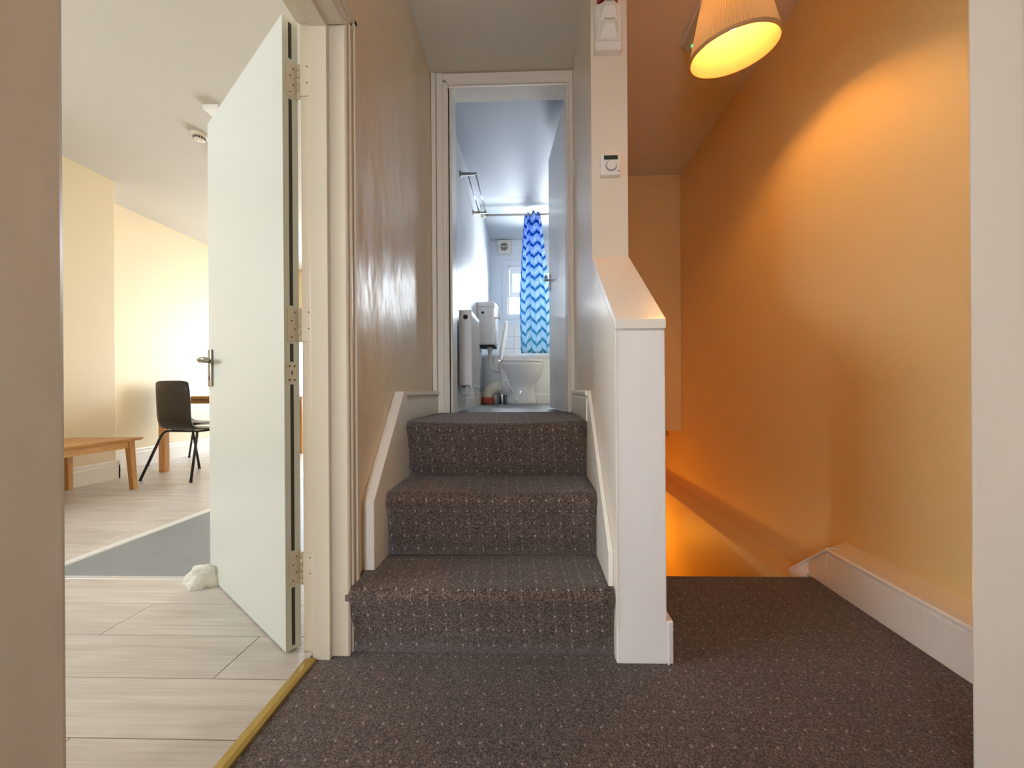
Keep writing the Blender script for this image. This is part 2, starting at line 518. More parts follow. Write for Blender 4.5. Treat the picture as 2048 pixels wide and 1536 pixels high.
# wall with bathroom door
mb = MB()
mb.box(XL - 0.02, -0.475, YB, YB + 0.1, 0.55, 2.9)
mb.box(0.245, 0.262, YB, YB + 0.1, 0.55, 2.9)
mb.box(-0.475, 0.245, YB, YB + 0.1, 2.58, 2.9)
o = struct(mb.build('wall_bathroom_front', [M['cream_gloss'], M['bath_wall']]))
for f in o.data.polygons:
    if f.normal.y > 0.5:
        f.material_index = 1

# stair wall: sloped half wall in front, full height behind
sw = MB()
sw.prism([(1.138, -0.1), (1.138, 0.985), (1.545, 1.302), (1.545, -0.1)], 'X', 0.243, 0.386)
sw.box(0.243, 0.3865, 1.54, 2.26, -0.1, 2.9)
sw.box(0.243, 0.3865, 2.26, 3.3, -0.1, 2.9)
wall_stair = struct(sw.build('wall_stair', [M['pier'], M['well'], M['newel'], M['bath_wall']]), 'half wall between the short flight and the stairwell, rising to a full pier')
for f in wall_stair.data.polygons:
    if f.normal.x > 0.5:
        f.material_index = 1
    elif f.normal.y < -0.5 and f.center.y < 1.2:
        f.material_index = 2
    elif f.normal.x < -0.5 and f.center.y > 2.6:
        f.material_index = 3
# front board of the half wall and its sloping cap
box('newel_board', M['newel'], (0.2430, 0.3875, 1.128, 1.1395, 0.0, 0.972), wall_stair, 0.003)
cap = MB().prism([(1.122, 0.975), (1.122, 1.003), (1.128, 1.008), (1.54, 1.327), (1.54, 1.297), (1.128, 0.978)], 'X', 0.2428, 0.3895)
cap.build('sloping_cap', M['white'], wall_stair, 0.0025)
box('edge_bead', M['white'], (0.2428, 0.2480, 1.126, 1.139, 0.10, 0.975), wall_stair, 0.001)

# right wall, stairwell
struct(MB().box(XR, XR + 0.12, 0.78, 4.9, -2.6, 2.9).build('wall_right', M['well']), 'stairwell wall lit orange by the pendant lamp')
led = MB().prism([(XR + 0.01, -0.05), (1.14, -0.06), (1.13, -0.068), (1.13, -2.55), (XR + 0.01, -2.55)], 'Y', 1.70, 4.85)
struct(led.build('wall_right_lower', M['well'], None, 0.004), 'thicker lower stairwell wall with a ledge on top')
# bulkhead under the bathroom floor
struct(MB().box(0.3865, XR, 3.30, 3.42, 0.445, 2.9).build('wall_stairwell_end', M['well'], None, 0.004), 'hanging bulkhead at the end of the stairwell')
struct(MB().box(0.3865, XR, 3.42, 4.9, 0.44, 0.56).build('ceiling_lower_stair', M['well']))
struct(MB().box(0.2, XR + 0.1, 4.85, 4.95, -2.6, 0.5).build('wall_lower_stair_back', M['well']))
struct(MB().box(0.28, 0.386, 1.69, 4.85, -2.6, -0.1).build('wall_lower_stair_left', M['well']))
struct(MB().box(0.28, 0.386, 3.3, 4.85, -0.1, 0.5).build('wall_lower_stair_side', M['well']))
struct(MB().box(0.2, XR + 0.1, 1.4, 4.95, -2.7, -2.6).build('floor_lower', M['carpet'], uv=lambda c, f: (c.x, c.y)))
struct(MB().box(0.28, XR, 1.50, 1.60, -2.6, -0.12).build('wall_lower_stair_front', M['well']))

# near right return and near landing shell (behind the camera)
nr = struct(MB().box(0.886, XR + 0.12, 0.70, 0.802, -0.1, 2.9).build('wall_near_right', M['white'], None, 0.004), 'pale wall end at the right edge of the view')
box('corner_bead', M['white'], (0.880, 1.30, 0.60, 0.708, -0.0, 2.6), nr, 0.004)
struct(MB().box(1.35, 1.45, -2.6, 0.70, -0.1, 2.9).build('wall_near_side', M['cream']))
mb = MB()
mb.box(XL, -0.54, -1.5, -1.4, 0.0, ZC); mb.box(-0.02, 1.35, -1.5, -1.4, 0.0, ZC)
mb.box(-0.54, -0.02, -1.5, -1.4, 0.0, 0.39); mb.box(-0.54, -0.02, -1.5, -1.4, 1.61, ZC)  # unseen back wall, its opening added for the fill lamp
struct(mb.build('wall_landing_back', M['cream']))

# living room shell
struct(MB().box(LRX - 0.1, LRX, 1.0, 6.3, -0.1, 2.9).box(LRX - 0.1, LRX, -1.7, -1.2, -0.1, 2.9).box(LRX - 0.1, LRX, -1.2, 1.0, -0.1, 1.17).box(LRX - 0.1, LRX, -1.2, 1.0, 2.27, 2.9).build('wall_living_far', M['cream']), 'cream living room wall behind the dining table')
struct(MB().box(LRX, LRB, 1.55, 3.49, -0.05, 2.9).build('wall_chimney_breast', M['cream'], None, 0.006), 'cream chimney breast beside the coffee table')
mb = MB()
mb.box(LRX, -3.82, 6.2, 6.3, -0.1, 2.9); mb.box(-1.68, -0.705, 6.2, 6.3, -0.1, 2.9)
mb.box(-3.82, -1.68, 6.2, 6.3, -0.1, 0.53); mb.box(-3.82, -1.68, 6.2, 6.3, 2.07, 2.9)
struct(mb.build('wall_living_window', M['cream']))
mb = MB().box(LRX, -0.705, -1.7, -1.6, -0.1, 2.9)
struct(mb.build('wall_living_near', M['cream']))
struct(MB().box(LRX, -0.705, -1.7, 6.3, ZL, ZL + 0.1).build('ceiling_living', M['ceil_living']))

# ceilings
struct(MB().box(-0.705, 1.45, -2.6, YB + 0.02, ZC, ZC + 0.1).build('ceiling', M['ceil']))
struct(MB().box(0.3865, XR, YB + 0.02, 3.31, ZC, ZC + 0.1).build('ceiling_stairwell', M['ceil']))
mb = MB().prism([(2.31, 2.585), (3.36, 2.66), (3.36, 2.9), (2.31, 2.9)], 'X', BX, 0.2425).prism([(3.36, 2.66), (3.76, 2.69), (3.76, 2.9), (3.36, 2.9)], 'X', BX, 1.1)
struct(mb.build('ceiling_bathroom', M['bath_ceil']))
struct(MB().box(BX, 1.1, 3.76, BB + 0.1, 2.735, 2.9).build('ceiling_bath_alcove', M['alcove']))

# bathroom back wall with window hole, right wall
WX0, WX1, WZ0, WZ1 = -0.312, 0.70, 1.775, 2.405
mb = MB()
mb.box(BX, WX0, BB, BB + 0.12, 0.55, 2.9); mb.box(WX1, 1.1, BB, BB + 0.12, 0.55, 2.9)
mb.box(WX0, WX1, BB, BB + 0.12, 0.55, WZ0); mb.box(WX0, WX1, BB, BB + 0.12, WZ1, 2.9)
wbb = struct(mb.build('wall_bathroom_back', M['bath_wall']))
struct(MB().box(1.0, 1.1, 3.42, BB, 0.55, 2.9).build('wall_bathroom_right', M['bath_wall']))
# tiles under the window
tm = MB().box(0, 0.148, 0, 0.008, 0, 0.148)
tile0 = tm.build('tile', M['tile'], wbb, 0.002)
first = True
for i in range(9):
    for j in range(3):
        t = tile0 if first else tile0.copy()
        if not first:
            COL.objects.link(t)
        first = False
        t.location = (BX + 0.002 + i * 0.1512, BB - 0.0085, 1.187 + j * 0.1512)
struct(MB().box(BX, 0.2425, 2.215, 3.36, 0.5, ZF).box(BX, 1.0, 3.36, BB, 0.5, ZF).build('floor_bathroom', M['bath_floor']), 'grey vinyl bathroom floor')

# ------------------------------------------------------------------ floors
def uvflat(c, f):
    return (c.x, c.y)


mb = MB()
# landing slab with a rounded edge over the stairwell, and the piece in front of the flight
mb.box(-0.66, 1.45, -2.6, 1.15, -0.1, 0.0)
mb.box(-0.66, 0.386, 1.15, 2.3, -0.1, 0.0)
prof = [(1.15, -0.1), (1.15, 0.0), (1.655, 0.0)] + [(1.655 + 0.022 * math.sin(a), -0.022 + 0.022 * math.cos(a)) for a in (0.4, 0.8, 1.2, 1.57)] + [(1.677, -0.1)]
mb.prism(prof, 'X', 0.386, XR)
floor = struct(mb.build('floor', M['carpet'], uv=uvflat), 'landing floor in dark brown pin-dot carpet')

# living room floor: base, planks, vinyl
lf = struct(MB().box(LRX, -0.66, -1.7, 6.3, -0.1, -0.004).build('floor_living', M['groove']), 'living room floor of grey oak laminate boards')
plank_mesh = {}
rows = []
y = 1.603
PW = 0.1845
ROWY0 = 1.603 - PW * 9
nplank = 0
for k in range(-9, 26):
    y0 = 1.603 + k * PW
    if y0 > 6.15:
        break
    xs_hi = -0.672 if k < 0 else -2.222
    x_lo = LRX
    j0 = -1.435 + 0.54 * (-k - 2)     # each nearer row is shifted by 0.54
    L = 1.26
    e = j0
    while e < xs_hi:
        e += L
    while e > x_lo:
        a, b = max(e - L, x_lo), min(e, xs_hi)
        e -= L
        if b - a < 0.02:
            continue
        key = round(b - a, 3)
        if key not in plank_mesh:
            m_ = MB().box(0.0012, b - a - 0.0012, 0.0014, PW - 0.0014, -0.006, 0.0)
            o = m_.build('plank', M['laminate'], lf, 0.0006, 1)
            plank_mesh[key] = o
        else:
            o = plank_mesh[key].copy(); COL.objects.link(o)
        o.location = (a, y0, 0.0005)
        nplank += 1
struct(MB().box(-2.165, -0.68, 1.628, 6.2, -0.006, 0.0).build('floor_kitchen', M['lino']), 'grey vinyl floor patch behind the open door')
t = MB().prism([(-2.222, -0.002), (-2.215, 0.004), (-2.195, 0.006), (-2.175, 0.004), (-2.165, -0.002)], 'Y', 1.60, 6.15).build('edge_strip', M['alu'])
tag(t, 'white aluminium edge strip between grey vinyl and laminate boards', 'strip')
t = MB().prism([(1.600, -0.002), (1.604, 0.003), (1.614, 0.005), (1.626, 0.003), (1.630, -0.002)], 'X', -2.165, -0.74).build('edge_strip', M['grey_strip'])
tag(t, 'grey edge strip along the near side of the grey vinyl', 'strip')
t = MB().prism([(-0.682, 0.0), (-0.680, 0.005), (-0.672, 0.008), (-0.658, 0.009), (-0.648, 0.005), (-0.646, 0.0)], 'Y', 0.44, 1.126).build('threshold_strip', M['brass'])
tag(t, 'brass threshold strip between landing carpet and laminate boards', 'strip')

# ------------------------------------------------------------------ short carpeted flight
st = empty('staircase', (-0.15, 1.16, 0))
tag(st, 'short flight of three brown carpeted steps up to the bathroom door', 'stairs')


def step(y_r, y_n, z0, z1, y_back, x0, x1, bow=0.0, shift=0.0):
    """riser at y_r, rounded nosing reaching y_n, tread up to y_back"""
    r = 0.032
    prof = [(y_r, z0), (y_r, z0 + 0.35 * (z1 - z0)), (y_r - 0.3 * (y_r - y_n), z0 + 0.65 * (z1 - z0))]
    prof += [(y_n + r - r * math.cos(a), z1 - r + r * math.sin(a)) for a in [PI / 2 * i / 7 for i in range(8)]]
    n_ = 6
    for i in range(1, n_ + 1):
        prof.append((y_n + r + (y_back - y_n - r) * i / n_, z1))
    L = [0]
    for i in range(1, len(prof)):
        L.append(L[-1] + math.hypot(prof[i][0] - prof[i - 1][0], prof[i][1] - prof[i - 1][1]))
    bm = bmesh.new(); lay = bm.loops.layers.uv.new('UVMap')
    NX = 24
    g = []
    for j in range(NX + 1):
        t_ = j / NX
        x = x0 + (x1 - x0) * t_
        sag = bow * math.sin(PI * t_)
        col = []
        for i, (yy, zz) in enumerate(prof):
            wgt = max(0.0, min(1.0, (zz - z0) / (z1 - z0)))
            if 3 <= i <= 11:
                col.append(bm.verts.new((x, yy - sag * 0.4, zz - sag)))
            else:
                col.append(bm.verts.new((x, yy, zz)))
        g.append(col)
    for j in range(NX):
        for i in range(len(prof) - 1):
            f = bm.faces.new((g[j][i], g[j + 1][i], g[j + 1][i + 1], g[j][i + 1])); f.smooth = True
            for l, (jj, ii) in zip(f.loops, ((j, i), (j + 1, i), (j + 1, i + 1), (j, i + 1))):
                l[lay].uv = (x0 + (x1 - x0) * jj / NX + shift, L[ii])
    # close ends, back and underside so that the step is solid
    for j in (0, NX):
        bl = bm.verts.new((g[j][-1].co.x, y_back, z0))
        f = bm.faces.new(g[j] + [bl])
        g[j].append(bl)
    bm.faces.new((g[0][-1], g[NX][-1]) + tuple(g[k][-2 if k in (0, NX) else -1] for k in range(NX, -1, -1)))
    bm.faces.new([g[0][-1]] + [g[k][0] for k in range(NX + 1)] + [g[NX][-1]])
    bmesh.ops.recalc_face_normals(bm, faces=bm.faces[:])
    me = bpy.data.meshes.new('step'); bm.to_mesh(me); bm.free()
    me.materials.append(M['carpet_riser'])
    o = bpy.data.objects.new('step', me); COL.objects.link(o); o.parent = st
    o.matrix_parent_inverse = Matrix.Translation((0.15, -1.16, 0))
    return o


def keep(o, p):
    """parent o to p and leave it where it was built (world coordinates)"""
    o.parent = p
    o.matrix_parent_inverse = Matrix.LocRotScale(p.location, p.rotation_euler, None).inverted()
    return o


step(1.168, 1.142, 0.0, 0.205, 1.40, -0.567, 0.2424, 0.004)
step(1.388, 1.365, 0.203, 0.436, 1.66, -0.528, 0.2285, 0.006, 0.012)
step(1.628, 1.598, 0.434, ZT, YB + 0.03, -0.528, 0.2285, 0.010, 0.02)
# closed strings at both sides
yl = [(1.264, 0.185), (1.264, 0.432), (1.575, 0.797), (1.60, 0.797), (1.66, 0.67), (1.66, 0.42), (1.66, 0.18)]
keep(MB().prism(yl, 'X', XL + 0.0005, -0.5275).build('string_board', M['white'], None, 0.002), st)
yr = [(1.171, 0.19), (1.171, 0.307), (1.590, 0.797), (1.62, 0.797), (1.68, 0.67), (1.68, 0.19)]
keep(MB().prism(yr, 'X', 0.228, 0.2425).build('string_board', M['white'], None, 0.002), st)
# short skirtings along the top tread
def moulding(h, t_):
    return [(0, 0), (t_, 0), (t_, h - 0.035), (t_ * 0.75, h - 0.03), (t_ * 0.75, h - 0.024), (t_ * 1.25, h - 0.018), (t_ * 1.25, h - 0.006), (t_ * 0.9, h), (0, h)]


pf = moulding(0.127, 0.032)
struct(MB().prism([(XL + a, ZT - 0.002 + b) for a, b in pf], 'Y', 1.588, YB).build('baseboard_upper_left', M['white'], None, 0.0015))
struct(MB().prism([(0.2425 - a * 0.6, ZT - 0.002 + b) for a, b in pf], 'Y', 1.60, YB).build('baseboard_upper_right', M['white'], None, 0.0015))

# carpeted flight going down
dn = empty('staircase', (0.78, 1.68, 0)); tag(dn, 'flight of carpeted steps going down the stairwell beyond the landing', 'stairs')
dm = None
for k in range(11):
    z1 = -0.21 * (k + 1)
    y0 = 1.685 + 0.235 * k
    o = MB().box(0.392, 1.128, y0, y0 + 0.26, z1 - 0.21, z1).build('step', M['carpet_riser'], None, 0.015, uv=lambda c, f: (c.x, c.y + c.z))
    keep(o, dn)

# ------------------------------------------------------------------ right skirting and newel skirting
def prism_along_y(pts, y0, y1):
    return MB().prism(pts, 'Y', y0, y1)


H = 0.155
sk = MB()
# body with moulded top edge ; end is mitred down towards the descending flight
front = [(1.215, -0.0), (1.18, -0.0), (1.18, H - 0.030), (1.187, H - 0.026), (1.187, H - 0.020), (1.176, H - 0.014), (1.174, H - 0.006), (1.180, H), (1.215, H)]
sk.prism(front, 'Y', 0.80, 1.575)
o = struct(sk.build('baseboard_right', M['white'], None, 0.0015), 'moulded white skirting along the stairwell side of the landing')
# plaster fillet behind skirting
fil = MB().prism([(1.205, 0.0), (1.205, H - 0.004), (1.245, H + 0.010), (XR + 0.005, H + 0.022), (XR + 0.005, 0.0)], 'Y', 0.80, 1.60)
keep(fil.build('plaster_fillet', M['cream'], None, 0.004), o)
# raking end piece
rk = MB().prism([(1.575, 0.0), (1.575, H), (1.80, -0.03), (1.80, -0.20), (1.69, -0.20), (1.69, 0.0)], 'X', 1.18, 1.24)
keep(rk.build('raking_end', M['white'], None, 0.002), o)
rk = MB().prism([(1.575, H - 0.010), (1.575, H + 0.004), (1.80, -0.026), (1.80, -0.042)], 'X', 1.174, 1.24)
keep(rk.build('raking_moulding', M['white'], None, 0.002), o)
# skirting on the stairwell side of the half wall
sk = MB().box(0.3875, 0.407, 1.128, 1.66, -0.0, 0.125)
o = struct(sk.build('baseboard_stair_wall', M['newel'], None, 0.004), 'short skirting block beside the foot of the half wall')
box('moulded_front', M['newel'], (0.3885, 0.394, 1.124, 1.1285, 0.0, 0.122), o, 0.001)

# living room skirtings
def skirt(name, pts_line, h=0.17):
    """pts_line: (x, y0, y1) wall plane facing +X"""
    x, y0, y1 = pts_line
    pr = [(x, 0), (x + 0.02, 0), (x + 0.02, h - 0.045), (x + 0.013, h - 0.036), (x + 0.013, h - 0.012), (x + 0.006, h), (x, h)]
    return struct(MB().prism(pr, 'Y', y0, y1).build(name, M['white'], None, 0.001))


skirt('baseboard_chimney_breast', (LRB, 1.53, 3.508))
skirt('baseboard_living_far', (LRX, 3.49, 6.2), 0.19)
struct(MB().box(LRX, LRB + 0.02, 3.491, 3.51, 0, 0.165).build('baseboard_breast_return', M['white'], None, 0.002))
skirt('baseboard_bathroom_left', (BX, 2.32, 4.10), 0.125).location = (0, 0, ZF)

# ------------------------------------------------------------------ living room door and its frame
fr = struct(empty('trim_1'), 'white door frame of the living room doorway')
mb = MB()
mb.box(-0.66, -0.558, 1.145, 1.19, 0.0, 1.905)                # far lining
mb.box(-0.707, -0.66, 1.166, 1.19, 0.0, 1.94)
mb.box(-0.715, -0.558, 0.40, 0.440, 0.0, 1.905)               # near lining
mb.box(-0.66, -0.558, 0.43, 1.145, 1.905, 1.945)              # head
mb.box(-0.715, -0.66, 0.43, 1.166, 1.93, 1.945)
mb.build('frame_lining', M['frame'], fr, 0.002)
mb = MB()
mb.box(-0.659, -0.606, 1.129, 1.1455, 0.0, 1.905)
mb.box(-0.659, -0.606, 0.4295, 0.4315, 0.0, 1.905)
mb.box(-0.659, -0.606, 0.4315, 1.129, 1.889, 1.9055)
mb.build('door_stop', M['frame'], fr, 0.0015)


def arch_profile(wd, th):
    """(offset along wall, thickness) moulded architrave section"""
    return [(0, 0), (0, th * 0.7), (0.006, th * 0.85), (0.010, th * 0.65), (0.016, th * 0.65), (0.022, th), (0.030, th),
            (0.034, th * 0.75), (0.042, th * 0.75), (0.048, th * 1.15), (wd - 0.004, th * 1.15), (wd, th * 0.6), (wd, 0)]


ap = arch_profile(0.066, 0.016)
MB().prism([(XL + t_, 1.147 + u_) for u_, t_ in ap], 'Z', 0.0, 1.97).build('architrave', M['frame'], fr)
MB().box(XL - 0.001, -0.553, 0.34, 0.443, 0.0, 1.97).build('architrave', M['frame'], fr, 0.006)
MB().prism([(XL + t_, 1.907 + u_) for u_, t_ in ap], 'Y', 0.37, 1.21).build('architrave', M['frame'], fr)

d1 = empty('door_1', (-0.752, 1.148, 0.0), math.atan2(0.59285, -0.80531))
struct(d1, 'white flush living room door standing open')
LW, LT, LH = 0.786, 0.044, 1.95
MB().box(0, LW, -LT, 0, 0.006, LH).build('door_leaf', M['door'], d1, 0.0015)
for z0, z1 in ((1.826, 1.935), (1.065, 1.70), (0.892, 0.947), (0.31, 0.822), (0.02, 0.197)):
    MB().box(-0.0012, 0.001, -0.026, -0.017, z0, z1).build('smoke_seal', M['rubber'], d1)
for z0, z1 in ((1.708, 1.812), (0.953, 1.058), (0.203, 0.304)):
    hg = MB()
    hg.box(-0.0025, 0.001, -0.0445, -0.010, z0, z1)
    hn = hg.build('hinge', M['frame'], d1, 0.0006, 1)
    # knuckle of five barrels
    nk = 5
    for q in range(nk):
        za = z0 + (z1 - z0) * q / nk; zb = z0 + (z1 - z0) * (q + 1) / nk
        MB().lathe([(0.0062, za + 0.0007), (0.0062, zb - 0.0007)], (-0.0125, -0.0425, 0), 10).build('knuckle', M['frame'], hn)
    for q in range(4):
        zz = z0 + (z1 - z0) * (0.14 + 0.24 * q)
        MB().lathe([(0.0022, -0.0034), (0.0022, -0.0020)], (0, -0.021 - 0.009 * (q % 2), zz), 8, 'X').build('screw', M['rubber'], hn)
    # jamb leaf belongs to the frame
    j = MB().box(-0.7065, -0.661, 1.1625, 1.1665, z0, z1).build('hinge_plate', M['frame'], fr, 0.0006, 1)
    for q in range(4):
        zz = z0 + (z1 - z0) * (0.14 + 0.24 * q)
        MB().lathe([(0.0022, 1.1618), (0.0022, 1.1640)], (-0.672 - 0.012 * (q % 2), 0, zz), 8, 'Y').build('screw', M['rubber'], j)
cp = MB().box(-0.0035, 0.001, -0.034, -0.008, 0.828, 0.886).build('door_closer_plate', M['cream_plastic'], d1, 0.0008, 1)
for sy in (-0.028, -0.014):
    for zz in (0.836, 0.878):
        MB().lathe([(0.0026, -0.0046), (0.0026, -0.0032)], (0, sy, zz), 8, 'X').build('screw', M['dark'], cp)
MB().box(-0.0042, -0.003, -0.0225, -0.0195, 0.852, 0.864).build('chain_slot', M['dark'], cp)
# lever handle on a back plate
hd = MB().box(LW - 0.062, LW - 0.020, 0.0, 0.009, 0.824, 0.979).build('door_handle', M['steel'], d1, 0.003)
lv = [(LW - 0.042, 0.008, 0.932), (LW - 0.042, 0.030, 0.932), (LW - 0.046, 0.040, 0.932), (LW - 0.058, 0.044, 0.932), (LW - 0.10, 0.044, 0.934), (LW - 0.145, 0.040, 0.930)]
MB().tube(lv, [0.010, 0.010, 0.010, 0.0095, 0.009, 0.0085], 12).build('lever', M['steel'], hd)
MB().box(LW - 0.046, LW - 0.038, 0.0085, 0.0098, 0.850, 0.868).build('keyhole', M['dark'], hd)

# ------------------------------------------------------------------ bathroom door and frame
fb = struct(empty('trim_2'), 'white door frame of the bathroom doorway at the top of the flight')
mb = MB()
mb.box(-0.475, -0.452, 2.195, 2.325, ZT - 0.01, 2.575)
mb.box(0.205, 0.245, 2.195, 2.325, ZT - 0.01, 2.575)
mb.box(-0.475, 0.245, 2.195, 2.325, 2.548, 2.58)
mb.build('frame_lining', M['white'], fb, 0.002)
ap2 = arch_profile(0.085, 0.020)
MB().prism([(-0.455 - u_, YB - t_ - 0.002) for u_, t_ in ap2], 'Z', ZT - 0.01, 2.615).build('architrave', M['white'], fb)
MB().box(XL + 0.001, -0.541, YB - 0.03, YB, ZT + 0.12, 2.617).build('cover_strip', M['white'], fb, 0.004)
apr = [(0, 0), (0, 0.014), (0.008, 0.02), (0.014, 0.013), (0.022, 0.022), (0.032, 0.022), (0.036, 0.01), (0.036, 0)]
MB().prism([(0.2065 + u_, YB - t_ - 0.002) for u_, t_ in apr], 'Z', ZT - 0.01, 2.60).build('architrave', M['white'], fb)
MB().prism([(YB - t_ - 0.002, 2.536 + u_) for u_, t_ in arch_profile(0.078, 0.020)], 'X', -0.50, 0.242).build('architrave', M['white'], fb)
MB().box(0.236, 0.243, 2.13, 2.155, 1.985, 2.07).build('strike_bracket', M['white'], fb, 0.002)
d2 = empty('door_2', (0.204, 2.312, 0), math.atan2(0.60, -0.070)); struct(d2, 'white bathroom door opened inwards')
MB().box(0, 0.60, -0.040, 0, ZF + 0.012, 2.53).build('door_leaf', M['bath_door'], d2, 0.0015)
h2 = MB().box(0.535, 0.575, 0.0, 0.008, 1.535, 1.66).build('door_handle', M['chrome'], d2, 0.002)
MB().tube([(0.555, 0.006, 1.615), (0.555, 0.04, 1.615), (0.545, 0.048, 1.615), (0.48, 0.050, 1.615), (0.45, 0.047, 1.612)], 0.009, 10).build('lever', M['chrome'], h2)

# ------------------------------------------------------------------ things on the pier
th = empty('thermostat', (0.3145, 1.54, 1.682)); tag(th, 'white square room thermostat with dial and dark display on pier', 'thermostat')
MB().box(-0.040, 0.040, -0.026, 0.0, -0.041, 0.041).build('housing', M['plastic'], th, 0.007, 3)
dl = MB().lathe([(0.0185, -0.026), (0.0185, -0.0335), (0.0165, -0.036)], (0.001, 0, -0.006), 32, 'Y').build('dial', M['plastic'], th)
MB().lathe([(0.0222, -0.0258), (0.0222, -0.0266)], (0.001, 0, -0.006), 32, 'Y').build('dial_ring', M['grey_ink'], th)
sc_ = MB().box(-0.027, 0.027, -0.0272, -0.025, 0.018, 0.034).build('display', M['lcd'], th)


def text(name, s, size, loc, rot, mat, parent, ext=0.0003):
    cu = bpy.data.curves.new(name, 'FONT'); cu.body = s; cu.size = size; cu.extrude = ext
    cu.align_x = 'CENTER'; cu.align_y = 'CENTER'
    tmp = bpy.data.objects.new(name, cu); COL.objects.link(tmp)
    dg = bpy.context.evaluated_depsgraph_get()
    me = bpy.data.meshes.new_from_object(tmp.evaluated_get(dg))
    COL.objects.unlink(tmp); bpy.data.objects.remove(tmp)
    me.materials.clear(); me.materials.append(mat)
    o = bpy.data.objects.new(name, me); COL.objects.link(o)
    o.location = loc; o.rotation_euler = rot
    if parent:
        o.parent = parent
    return o


text('digits', '18', 0.013, (0.002, -0.0275, 0.026), (R(90), 0, 0), M['ink'], sc_)
MB().box(0.025, 0.036, -0.0268, -0.0255, -0.029, -0.0255).build('logo_mark', M['grey_ink'], th)

sd = empty('fire_alarm_sounder', (0.307, 1.54, 2.127)); tag(sd, 'white two-tier fire alarm sounder with a red top high on pier', 'alarm')
MB().box(-0.052, 0.052, -0.030, 0, 0.0, 0.171).build('base', M['plastic'], sd, 0.003)
hs_ = MB().box(-0.046, 0.050, -0.040, -0.028, 0.033, 0.171).build('housing', M['plastic'], sd, 0.004)
for zc in (0.037, 0.105):
    mb = MB()
    # louvre: a wedge standing proud of the housing, open below
    mb.loft([[(-0.036, -0.040, zc), (0.036, -0.040, zc), (0.036, -0.040, zc + 0.064), (-0.036, -0.040, zc + 0.064)],
             [(-0.018, -0.062, zc + 0.036), (0.018, -0.062, zc + 0.036), (0.022, -0.056, zc + 0.058), (-0.022, -0.056, zc + 0.058)]], smooth=False)
    lo = mb.build('louvre', M['plastic'], hs_, 0.001, 1)
    MB().box(-0.020, 0.020, -0.0575, -0.040, zc + 0.060, zc + 0.0635).build('louvre_slot', M['cream_plastic'], lo)
MB().lathe([(0.036, 0.1712), (0.040, 0.180), (0.040, 0.20), (0.036, 0.237), (0.020, 0.25)], (-0.004, -0.030, 0), 24).build('beacon', M['red_plastic'], sd)

# ------------------------------------------------------------------ pendant lamp
LP = Vector((0.812, 1.555, 2.14))
pl = empty('pendant_lamp', (LP.x - 0.03, LP.y - 0.045, ZC)); tag(pl, 'pendant lamp with a pleated cream shade glowing over the stairwell', 'lamp')
ax = Vector((-0.108, -0.17, 1)).normalized()
rot = Vector((0, 0, 1)).rotation_difference(ax).to_matrix().to_4x4()
shm = Matrix.Translation(LP) @ rot
RB, RT_, SH = 0.163, 0.098, 0.245
NP = 96
mb = MB()
rings = []
for t_ in (0.0, 0.25, 0.5, 0.75, 1.0):
    ring = []
    for k in range(NP * 2):
        a = 2 * PI * k / (NP * 2)
        rr = RB + (RT_ - RB) * t_ + (0.0026 if k % 2 else -0.0026)
        ring.append((rr * math.cos(a), rr * math.sin(a), SH * t_))
    rings.append(ring)
mb.loft(rings, False, False, False)
o = mb.build('shade', M['shade']); o.matrix_world = shm; sh_o = o
mb = MB()
mb.lathe([(RB - 0.004, 0.001), ((RB + RT_) / 2 - 0.004, SH / 2), (RT_ - 0.004, SH - 0.001)], (0, 0, 0), 64, 'Z', False, False)
o2 = mb.build('shade_lining', M['shade_in'])
o2.matrix_world = shm
o3 = MB().lathe([(RB - 0.005, -0.002), (RB + 0.0035, -0.002), (RB + 0.0030, 0.009), (RB + 0.0005, 0.010)], (0, 0, 0), 64, 'Z', False, False).build('bottom_trim', M['trim_band'])
o3.matrix_world = shm
o4 = MB().lathe([(RT_ + 0.002, SH - 0.006), (RT_ + 0.003, SH + 0.002), (RT_ - 0.005, SH + 0.002)], (0, 0, 0), 48, 'Z', False, False).build('top_trim', M['trim_band'])
o4.matrix_world = shm
bulb = MB().lathe([(0.004, 0.085), (0.020, 0.090), (0.029, 0.105), (0.030, 0.120), (0.024, 0.140), (0.014, 0.160), (0.013, 0.172)], (0, 0, 0), 24).build('bulb', M['bulb'])
bulb.matrix_world = shm
hold = MB().lathe([(0.016, 0.172), (0.018, 0.175), (0.018, 0.235), (0.008, 0.25), (0.004, 0.262)], (0, 0, 0), 20).build('lamp_holder', M['plastic'])
hold.matrix_world = shm
ringm = MB()
for k in range(3):
    a = 2 * PI * k / 3
    ringm.tube([(0.017 * math.cos(a), 0.017 * math.sin(a), SH - 0.03), (RT_ * 0.98 * math.cos(a), RT_ * 0.98 * math.sin(a), SH - 0.004)], 0.0015, 6)
rg = ringm.build('shade_ring', M['plastic']); rg.matrix_world = shm
for q in (o, o2, o3, o4, bulb, hold, rg):
    keep(q, pl)
top = shm @ Vector((0, 0, 0.258))
keep(MB().tube([tuple(top), (top.x - 0.003, top.y - 0.004, top.z + 0.06), (pl.location.x, pl.location.y, ZC - 0.01)], 0.003, 8).build('cord', M['plastic']), pl)
keep(MB().lathe([(0.045, ZC), (0.043, ZC - 0.012), (0.02, ZC - 0.025), (0.006, ZC - 0.035)], (pl.location.x, pl.location.y, 0), 24).build('ceiling_rose', M['plastic']), pl)

